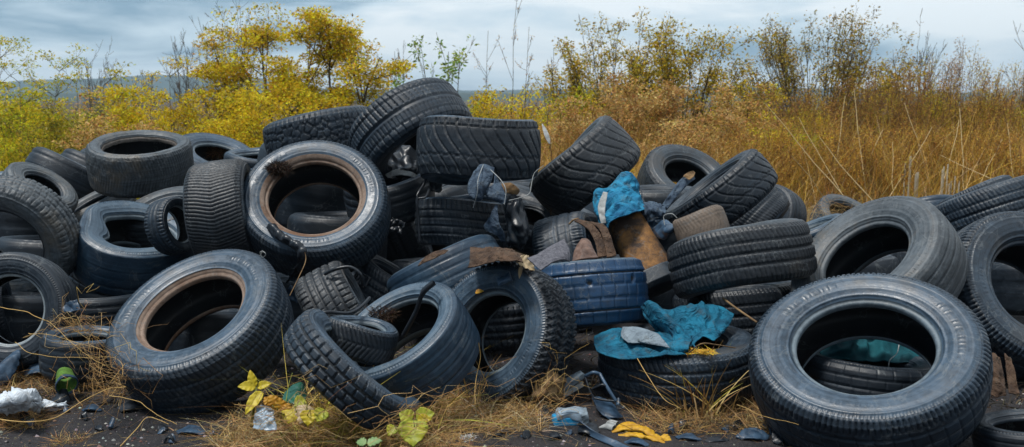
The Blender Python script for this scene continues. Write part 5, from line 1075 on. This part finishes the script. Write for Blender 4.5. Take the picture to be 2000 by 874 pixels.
BRN = [(.50, .30, .09), (.58, .37, .12), (.40, .22, .06), (.64, .44, .18)]
ORG = [(.56, .33, .06), (.66, .42, .08), (.46, .24, .045), (.36, .18, .03)]
GRN = [(.22, .32, .05), (.34, .40, .06), (.14, .24, .04)]
def feathery(px, pt, d, half, cols, seed, label, dens=1.0, name='feathery_bush'):
    rng = np.random.default_rng(seed); base = VB(px, d); H = HT(pt, d); n = 9; w = half * d / F
    dirs = np.stack([rng.normal(size=n) * w / H * .8, rng.normal(size=n) * .25, np.full(n, 1.)], 1); lens = H * rng.uniform(.55, .95, n)
    bs = base + np.stack([rng.normal(size=n) * w * .3, rng.normal(size=n) * .15, np.zeros(n)], 1)
    lv = grow(rng, bs, dirs, lens, (6, 3), .42, .65, .05, .07, .006, .5)
    tips = np.concatenate([lv[1][0][:, 3:].reshape(-1, 3), lv[2][0][:, -1], lv[0][0][:, -1]])
    tips = tips[tips[:, 2] > .2 * H]
    ls = sprays(rng, tips, int(13 * dens), .055 * d / 9, .42, .030 * d / 9, cols)
    return plant(name, label, 'bush', base, lv, ls, (.10, .08, .035), 'autumn bushes behind the pile', rng=rng)
def umbel(px, pt, d, seed, label, cols=YGR, nt=6, spread=.12, lean=0.0):
    rng = np.random.default_rng(seed); base = VB(px - lean * 60, d); H = HT(pt, d)
    lv = grow(rng, base[None], [(lean, .05, 1)], [H * .93], (), up=.0, wob=.02, r0=.008)
    m = lv[0][0][0]; bs = m[rng.integers(3, 6, nt)]; an = rng.uniform(0, 6.28, nt)
    l2 = grow(rng, bs, np.stack([np.cos(an), np.sin(an), np.full(nt, .75)], 1), np.full(nt, spread * 2.2) * rng.uniform(.6, 1.2, nt), (5,), .45, .5, .1, .05, .004, .6)
    tips = np.concatenate([l2[1][0][:, -1], l2[0][0][:, -1]])
    ls = sprays(rng, tips, 16, .05, .28, .026, cols)
    return plant('umbel_plant', label, 'plant', base, lv + l2, ls, (.12, .10, .05), 'tall umbels above the bushes', rng=rng, leaf_name='foliage', stem_name='stem')  # foliage here is the flower heads, merged into one mesh
def bare(px, pt, d, half, seed, label, n=5, name='bare_sapling', col=(.11, .095, .085)):
    rng = np.random.default_rng(seed); base = VB(px, d); H = HT(pt, d); w = half * d / F
    dirs = np.stack([rng.normal(size=n) * w / H, rng.normal(size=n) * .1, np.ones(n)], 1)
    lv = grow(rng, np.repeat(base[None], n, 0), dirs, H * rng.uniform(.7, .98, n), (9, 4), .36, .42, .15, .035, .011, .45)
    return plant(name, label, 'sapling', base, lv, None, col, 'bare saplings in the bushes', rng=rng, minr=.0022)
def fan(px, pt, d, half, seed, label, cols=OLI, n=16, per=7, size=.040, name='autumn_shrub', kids=(7, 4), r=.05, twig=(.09, .065, .04), r0=.012, lo=.25, sq=1.0):
    rng = np.random.default_rng(seed); base = VB(px, d); H = HT(pt, d); w = half * d / F
    a = np.linspace(-1, 1, n) + rng.normal(size=n) * .1
    dirs = np.stack([a * w / H * 1.65, rng.normal(size=n) * .22, np.ones(n)], 1); lens = H * .86 * (1 - .22 * np.abs(a) ** 1.5) * rng.uniform(.78, 1.0, n)
    lv = grow(rng, base + np.stack([a * .12, rng.normal(size=n) * .06, 0 * a], 1), dirs, lens, kids, .33, .27, .05, .022, r0, .5, lo=lo)
    tips = lv[-1][0][:, 2:].reshape(-1, 3); tips = tips[(tips[:, 2] > H * .25)]; tips = tips[rng.random(len(tips)) < .5 * sq]; tips = tips[np.linalg.norm(tips - base, axis=1) < H * .98]
    ls = sprays(rng, tips, per, r, .8, size, cols, .5)
    return plant(name, label, 'shrub', base, lv, ls, twig, 'autumn shrubs behind the pile', rng=rng, minr=.0018)
def weeds(px, pt, d, half, seed, label, cols=ORG, n=26, group='tall dry weeds'):
    rng = np.random.default_rng(seed); base = VB(px, d); H = HT(pt, d); w = half * d / F
    bs = base + np.stack([rng.uniform(-1, 1, n) * w, rng.normal(size=n) * .22, np.zeros(n)], 1)
    dirs = np.stack([rng.normal(size=n) * .10, rng.normal(size=n) * .08, np.ones(n)], 1)
    lv = grow(rng, bs, dirs, H * rng.uniform(.5, 1.0, n), (9, 3), .22, .38, .10, .03, .005, .55, lo=.2)
    tips = np.concatenate([lv[1][0][:, 3:].reshape(-1, 3), lv[2][0][:, -1]])
    ls = sprays(rng, tips, 5, .020, 2.2, .022, cols, .26)
    return plant('dry_weed', label, 'weed', base, lv, ls, (.20, .11, .05), group, rng=rng, stem_name='stems', leaf_name='foliage', minr=.0016)
YL = "bush of feathery foliage"
# left: yellow to green feathery bushes, two loose rows
row = [(-50, 205, 9.4, 70, YGR, 'green yellow {} cut off by the left edge of the photo'), (35, 222, 8.4, 60, YGR, 'green tinged {} right behind the mossy grey tyre'),
 (105, 208, 9.6, 60, YGR, 'green yellow {} below the first tall umbels'), (165, 215, 8.8, 50, [(.22, .2, .02), (.34, .27, .02)], 'olive {} left of the brown pinkish bush'),
 (300, 208, 9.2, 60, YEL, 'yellow {} right of the brown pinkish bush'), (375, 196, 9.8, 60, YEL, 'yellow {} below the two bare saplings'),
 (335, 240, 8.2, 60, YEL, 'low golden {} right behind the crusted flat tyre'), (440, 205, 8.8, 55, YEL, 'golden {} behind the tyre with dry weeds in it'),
 (500, 190, 9.6, 55, YEL, 'dense golden {} at the left foot of the yellow trees'), (575, 205, 9.0, 55, YEL, 'golden {} between the two yellow trees'),
 (655, 195, 9.6, 50, YEL, 'golden {} under the right yellow tree'), (735, 165, 10.4, 42, YEL, 'small golden {} left of the topmost tyre'),
 (460, 150, 10.8, 34, YEL, 'tall golden {} left of the yellow trees'), (250, 178, 10.4, 55, YEL, 'yellow green {} far behind the brown pinkish bush'), (20, 178, 10.8, 50, YGR, 'pale green {} far back under the leftmost umbel')]
for i, (a, b, c, h, cl, l) in enumerate(row): feathery(a, b, c, h, cl, 300 + i, l.format(YL), 1.25)
feathery(215, 232, 7.9, 55, BRN, 330, 'brown pinkish fluffy bush behind the crusted flat tyre', 1.8, 'fluffy_bush')
for i, (a, b, c, sp, ln, l) in enumerate([(2, 92, 9.6, .16, .05, 'tallest umbel plant at the left edge of the photo'), (92, 118, 9.4, .13, .12, 'umbel plant leaning right beside the tallest one'),
 (45, 150, 8.8, .14, 0, 'low green umbel plant right of the tallest one'), (160, 150, 9.6, .14, -.05, 'wide flat umbel plant above the left tyres'), (212, 152, 9.0, .12, .02, 'dark stemmed umbel plant above the brown pinkish bush'),
 (343, 134, 9.6, .13, 0, 'yellow umbel plant below the first bare sapling'), (302, 162, 9.2, .12, .03, 'small yellow umbel plant in the middle of the left bushes'), (118, 165, 10.2, .12, 0, 'green umbel plant in front of the far hills')]):
    umbel(a, b, c, 340 + i, l, YEL if a > 250 else YGR, 7, sp, ln)
for i, (a, b, c, h, l) in enumerate([(380, 78, 12, 26, 'bare grey sapling left of the yellow trees'), (432, 62, 12.5, 30, 'bare sapling with upright twigs beside the yellow trees'), (482, 22, 12.2, 16, 'thin bare sapling poking out above the left yellow tree'),
 (205, 140, 12.4, 26, 'small bare sapling far behind the brown pinkish bush'), (262, 142, 12.8, 26, 'low bare sapling in front of the hazy hills'), (778, 128, 11.5, 10, 'tiny bare sapling just left of the topmost tyre')]):
    bare(a, b, c, h, 360 + i, l)
def yellow_tree(px, pt, d, half, seed, label, lean):
    rng = np.random.default_rng(seed); base = VB(px, d); H = HT(pt, d); w = half * d / F
    lv = grow(rng, base[None] + [[0, 0, 0], [.1, .05, 0], [-.08, 0, 0]], [(lean, .05, 1), (lean + .35, 0, 1), (lean - .38, .1, 1)], [H * .74, H * .70, H * .64], (9, 7, 4), .46, .6, .10, .05, .028, .48, lo=.38)
    tips = np.concatenate([lv[3][0][:, -1], lv[2][0][:, -1], lv[2][0][:, 3]]); tips = tips[tips[:, 2] > .42 * H]
    root = empty('yellow_tree', Matrix.Translation(Vector(base))); b = Bag()
    for q, (pts, rad) in enumerate(lv[:2]): tubes(b, pts - base, np.maximum(rad, .003), 5, vary((.07, .05, .035), len(pts), rng, .15, .05))
    b.obj('trunk', M_TWIG, root); b = Bag()
    for pts, rad in lv[2:]: tubes(b, pts - base, np.maximum(rad, .0018), 3, vary((.10, .07, .04), len(pts), rng, .15, .05))
    cr_ = empty('crown', None); cr_.parent = root
    b.obj('twigs', M_TWIG, cr_); lb = Bag(); pos, dr, sz, col, asp = sprays(rng, tips, 15, .09, .28, .036, [(.84, .66, .03)] + YEL + [(.42, .36, .02), (.62, .36, .02)], .5)
    leaves(lb, pos - base, dr, sz, col, rng, asp); lb.obj('leaves', M_LEAF, cr_, smooth=False)
    tag(root, label, 'tree', 'yellow trees behind the pile')
yellow_tree(540, -25, 10.6, 75, 381, 'tall golden yellow tree, the left of two standing close together', -.06)
yellow_tree(640, 40, 10.2, 60, 384, 'golden yellow tree just left of the topmost tyre', .05)
# middle: green sapling, stalks, goldenrod
fan(868, 58, 9.6, 48, 391, 'young sapling with fresh green leaves behind the topmost tyre', GRN, 5, 5, .042, 'green_sapling', (8, 3), .035)
for i, (a, b, c, l) in enumerate([(990, 40, 9.0, 'tallest bare seed stalk between the green sapling and the olive shrubs'), (947, 95, 9.4, 'short bare stalk right of the green sapling'), (1022, 100, 8.6, 'curving seed stalk right of the tallest one'), (1068, 128, 9.0, 'low branching seed stalk beside the olive shrub')]):
    rng = np.random.default_rng(400 + i); base = VB(a, c); H = HT(b, c)
    lv = grow(rng, base[None], [(.03, 0, 1)], [H], (9, 3), .20, .5, .15, .03, .006, .6, lo=.35)
    plant('seed_stalk', l, 'stalk', base, lv, sprays(rng, lv[2][0][:, -1], 5, .012, 1, .014, BRN), (.09, .065, .05), 'bare seed stalks in the middle', rng=rng, minr=.002, leaf_name='foliage', stem_name='stem')  # the foliage mesh holds the stalk's seed heads, not leaves
fan(1195, 8, 11.0, 105, 411, 'olive gold shrub spreading like a fan right of the tallest bare stalk', OLI, 27, 6, .034, r=.045, kids=(9, 5))
fan(1318, 18, 10.6, 88, 412, 'olive gold shrub with rusty leaf tips, between the two wide shrubs', OLI, 20, 6, .036, r=.05, kids=(9, 5))
fan(1595, -12, 11.0, 165, 413, 'largest shrub, a dense dark gold fan above the dry weeds', [(.40, .29, .035), (.30, .22, .03), (.48, .33, .05), (.22, .16, .03)], 38, 5, .032, r=.05, kids=(9, 5))
fan(1445, 118, 9.6, 40, 414, 'slim golden shrub left of the largest one', OLI, 6, 5, .034, r=.04)
fan(1745, 110, 10.2, 60, 415, 'low golden shrub right of the largest one', OLI, 9, 4, .034, r=.04)
bare(1790, 92, 11.0, 55, 416, 'leafless sapling leaning right of the largest shrub', 4, col=(.12, .085, .06)); bare(1985, 92, 9.5, 20, 417, 'leafless sapling at the right edge of the photo', 3, col=(.10, .075, .055))
BR = [(1075, 205, 8.6, 55, 'brown fluffy bush right behind the wide curved groove tyre'), (1150, 195, 9.0, 50, 'brown fluffy bush behind the steep leaning tyre'), (1225, 172, 9.4, 55, 'tall rusty fluffy bush under the two olive shrubs'),
 (1300, 165, 9.0, 60, 'tall rusty fluffy bush right of the steep leaning tyre'), (1385, 178, 9.2, 60, 'rusty fluffy bush behind the diagonal tyre'), (1330, 225, 7.9, 60, 'low brown bush right behind the half hidden opening'), (1440, 235, 8.3, 50, 'low brown bush with yellow bits behind the diagonal tyre')]
for i, (a, b, c, h, l) in enumerate(BR): feathery(a, b, c, h, BRN, 430 + i, l, 1.7, 'fluffy_bush')
YB = [(1090, 186, 9.8, 55, 'gold green low bush left of the olive gold shrubs'), (930, 176, 8.8, 55, 'golden low bush right behind the topmost tyre'), (1010, 178, 9.6, 70, 'pale gold low bush below the seed stalks'), (1490, 235, 8.6, 50, 'yellow green low bush left of the tall dry weeds'), (1570, 200, 9.4, 45, 'orange yellow bush below the largest shrub'),
 (1930, 205, 9.6, 70, 'yellow green bush at the right behind the dry weeds'), (1520, 262, 7.9, 55, 'low bush of yellow sprays behind the grassy old tyre'), (1180, 205, 10.4, 60, 'bright orange yellow bush glimpsed behind the brown ones'), (1860, 225, 9.9, 50, 'faint yellow bush under the far right hills')]
for i, (a, b, c, h, l) in enumerate(YB): feathery(a, b, c, h, YEL if i not in (0, 3, 5, 6) else YGR, 450 + i, l, 1.2)
# right: tall dry weeds
rngw = np.random.default_rng(77); WD = [(1470, 215), (1530, 225), (1580, 235), (1625, 205), (1665, 190), (1700, 172), (1735, 185), (1765, 178), (1800, 170), (1835, 150), (1848, 104), (1878, 150), (1905, 190), (1935, 215), (1962, 165), (1995, 205), (2030, 200)]
wl = ['orange brown', 'rusty', 'pale straw', 'dark rusty']; wn = ['thin', 'bushy', 'ragged', 'upright', 'feathered']
for i, (a, b) in enumerate(WD):
    nxt = ['above the grassy old tyre', 'beside the largest shrub', 'above the low blue tyre arch', 'over the blue grey back tyre', 'near the right edge of the photo'][min(4, i * 5 // len(WD))]
    weeds(a, b - 14, 8.6 + .8 * rngw.random(), 34, 470 + i, f'tall {wl[i % 4]} {wn[i % 5]} clump of dry weeds {nxt}', [ORG, [(.34, .17, .05), (.42, .24, .07), (.26, .12, .04)], OLI][i % 3], 32 if b > 120 else 10)
for i, a in enumerate(range(1455, 2060, 42)):
    nxt = ['behind the sloping dark tyre', 'above the grassy old tyre', 'above the low blue tyre arch', 'over the blue grey back tyre', 'near the right edge of the photo'][min(4, i * 5 // 15)]
    weeds(a, 262 + 30 * rngw.random(), 7.5 + .5 * rngw.random(), 34, 500 + i, f'low {wl[i % 4]} {wn[(i * 3) % 5]} clump of dry weeds {nxt}', ORG, 30, 'low dry weeds along the pile')
# brush that nobody could count
def brush(name, x0, x1, d0, d1, n, h, cols, seed, lean=.25, width=.006, label=None):
    rng = np.random.default_rng(seed); d = rng.uniform(d0, d1, n); px = rng.uniform(x0, x1, n)
    root = np.stack([(px - 1000) / F * d, d - .14, 0 * d], 1); dr = nrm(np.stack([rng.normal(size=n) * lean, rng.normal(size=n) * lean, np.ones(n)], 1))
    b = Bag(); ribbons(b, root, dr, h * rng.uniform(.35, 1.15, n), np.full(n, width) * rng.uniform(.6, 1.4, n), rng.normal(size=(n, 3)) * [.3, .3, .12] - [0, 0, .08], 5, vary(np.asarray(cols)[rng.integers(len(cols), size=n)], n, rng, .25, .08), rng)
    return tag(b.obj(name, M_STRAW, None, smooth=False), kind='stuff')
brush('dry_grass', -120, 950, 6.9, 12.5, 15000, .62, YEL + YGR, 601, .3, .010)
brush('dry_grass', 900, 1500, 6.6, 12.5, 12000, .55, BRN + YEL, 602, .3, .009)
brush('dry_grass', 1400, 2150, 6.9, 12.5, 22000, .62, ORG + [(.5, .36, .16)], 603, .22, .007)
brush('dry_grass', 1480, 2150, 6.2, 7.6, 7000, .34, [(.55, .40, .20), (.42, .28, .12), (.62, .48, .28)], 604, .45, .005)
brush('tall_grass', 1440, 2120, 7.2, 9.6, 9000, .88, ORG + [(.62, .44, .18)], 606, .16, .006)
brush('tall_grass', 1000, 1460, 7.0, 9.0, 5000, .80, ORG + BRN, 607, .2, .006)
brush('dry_grass', -900, -100, 6.9, 14, 7000, .62, YEL + YGR, 608, .3, .010)
brush('dry_grass', 2120, 2900, 6.9, 14, 7000, .62, ORG, 609, .3, .009)
brush('far_scrub', -400, 2400, 13, 40, 9000, .9, BRN + OLI, 605, .3, .03)
rng = np.random.default_rng(88)
LS = ['long', 'slender', 'crooked', 'bleached', 'leaning']
for i, (x0, y0, x1, y1, d) in enumerate([(1690, 385, 1668, 180, 7.0), (1640, 380, 1560, 235, 6.9), (1655, 375, 1718, 250, 7.1), (1625, 370, 1645, 190, 7.2), (1745, 375, 1822, 255, 6.9), (1700, 390, 1600, 275, 6.8), (1745, 395, 1745, 270, 7.0),
    (1850, 330, 1880, 230, 7.2), (1880, 345, 1870, 215, 7.2), (1915, 345, 1948, 270, 7.1), (1985, 345, 1975, 240, 7.1), (1665, 400, 1500, 200, 6.7), (1550, 300, 1640, 425, 6.5), (1915, 335, 1840, 300, 7.0), (1815, 365, 1760, 200, 7.3)]):
    a = VB(x0, d); a = P(x0, y0, d); b_ = P(x1, y1, d + .25); gz = a - (b_ - a) * (a[2] / max(b_[2] - a[2], .2)) if b_[2] > a[2] else a
    if b_[2] <= a[2]: a, b_ = b_, a; gz = a - (b_ - a) * (a[2] / max(b_[2] - a[2], .2))
    pts = gz + (b_ - gz) * np.linspace(0, 1, 8)[:, None] + np.cumsum(rng.normal(size=(8, 3)) * .008, 0)
    bb = Bag(); tubes(bb, pts[None], np.linspace(.005, .0022, 8)[None], 4, (.62, .47, .24))
    tag(bb.obj('straw_stalk', M_STRAW), f'{LS[i % 5]} pale dry stalk, {"one of several" if i % 2 else "standing alone"} {["over the grassy old tyre", "below the largest shrub", "above the low blue tyre arch", "near the right edge"][min(3, i // 4)]}', 'stalk', 'pale dry stalks at the right')
for i, (x, yt, l) in enumerate([(1772, 300, 'bleached cut stem stubs above the low blue tyre arch'), (1850, 318, 'bleached cut stem stubs left of the blue grey back tyre')]):
    base = VB(x, 7.0); n = 7; h = HT(yt, 7.0); q = np.linspace(0, 1, 4)
    pts = base + np.stack([np.linspace(-.06, .06, n)[:, None] + 0 * q, rng.normal(size=(n, 1)) * .03 + 0 * q, q * h * rng.uniform(.7, 1, (n, 1))], -1)
    bb = Bag(); tubes(bb, pts, np.full((n, 4), .006), 5, (.66, .58, .44)); tag(bb.obj('stubble', M_STRAW), l, 'stubble')
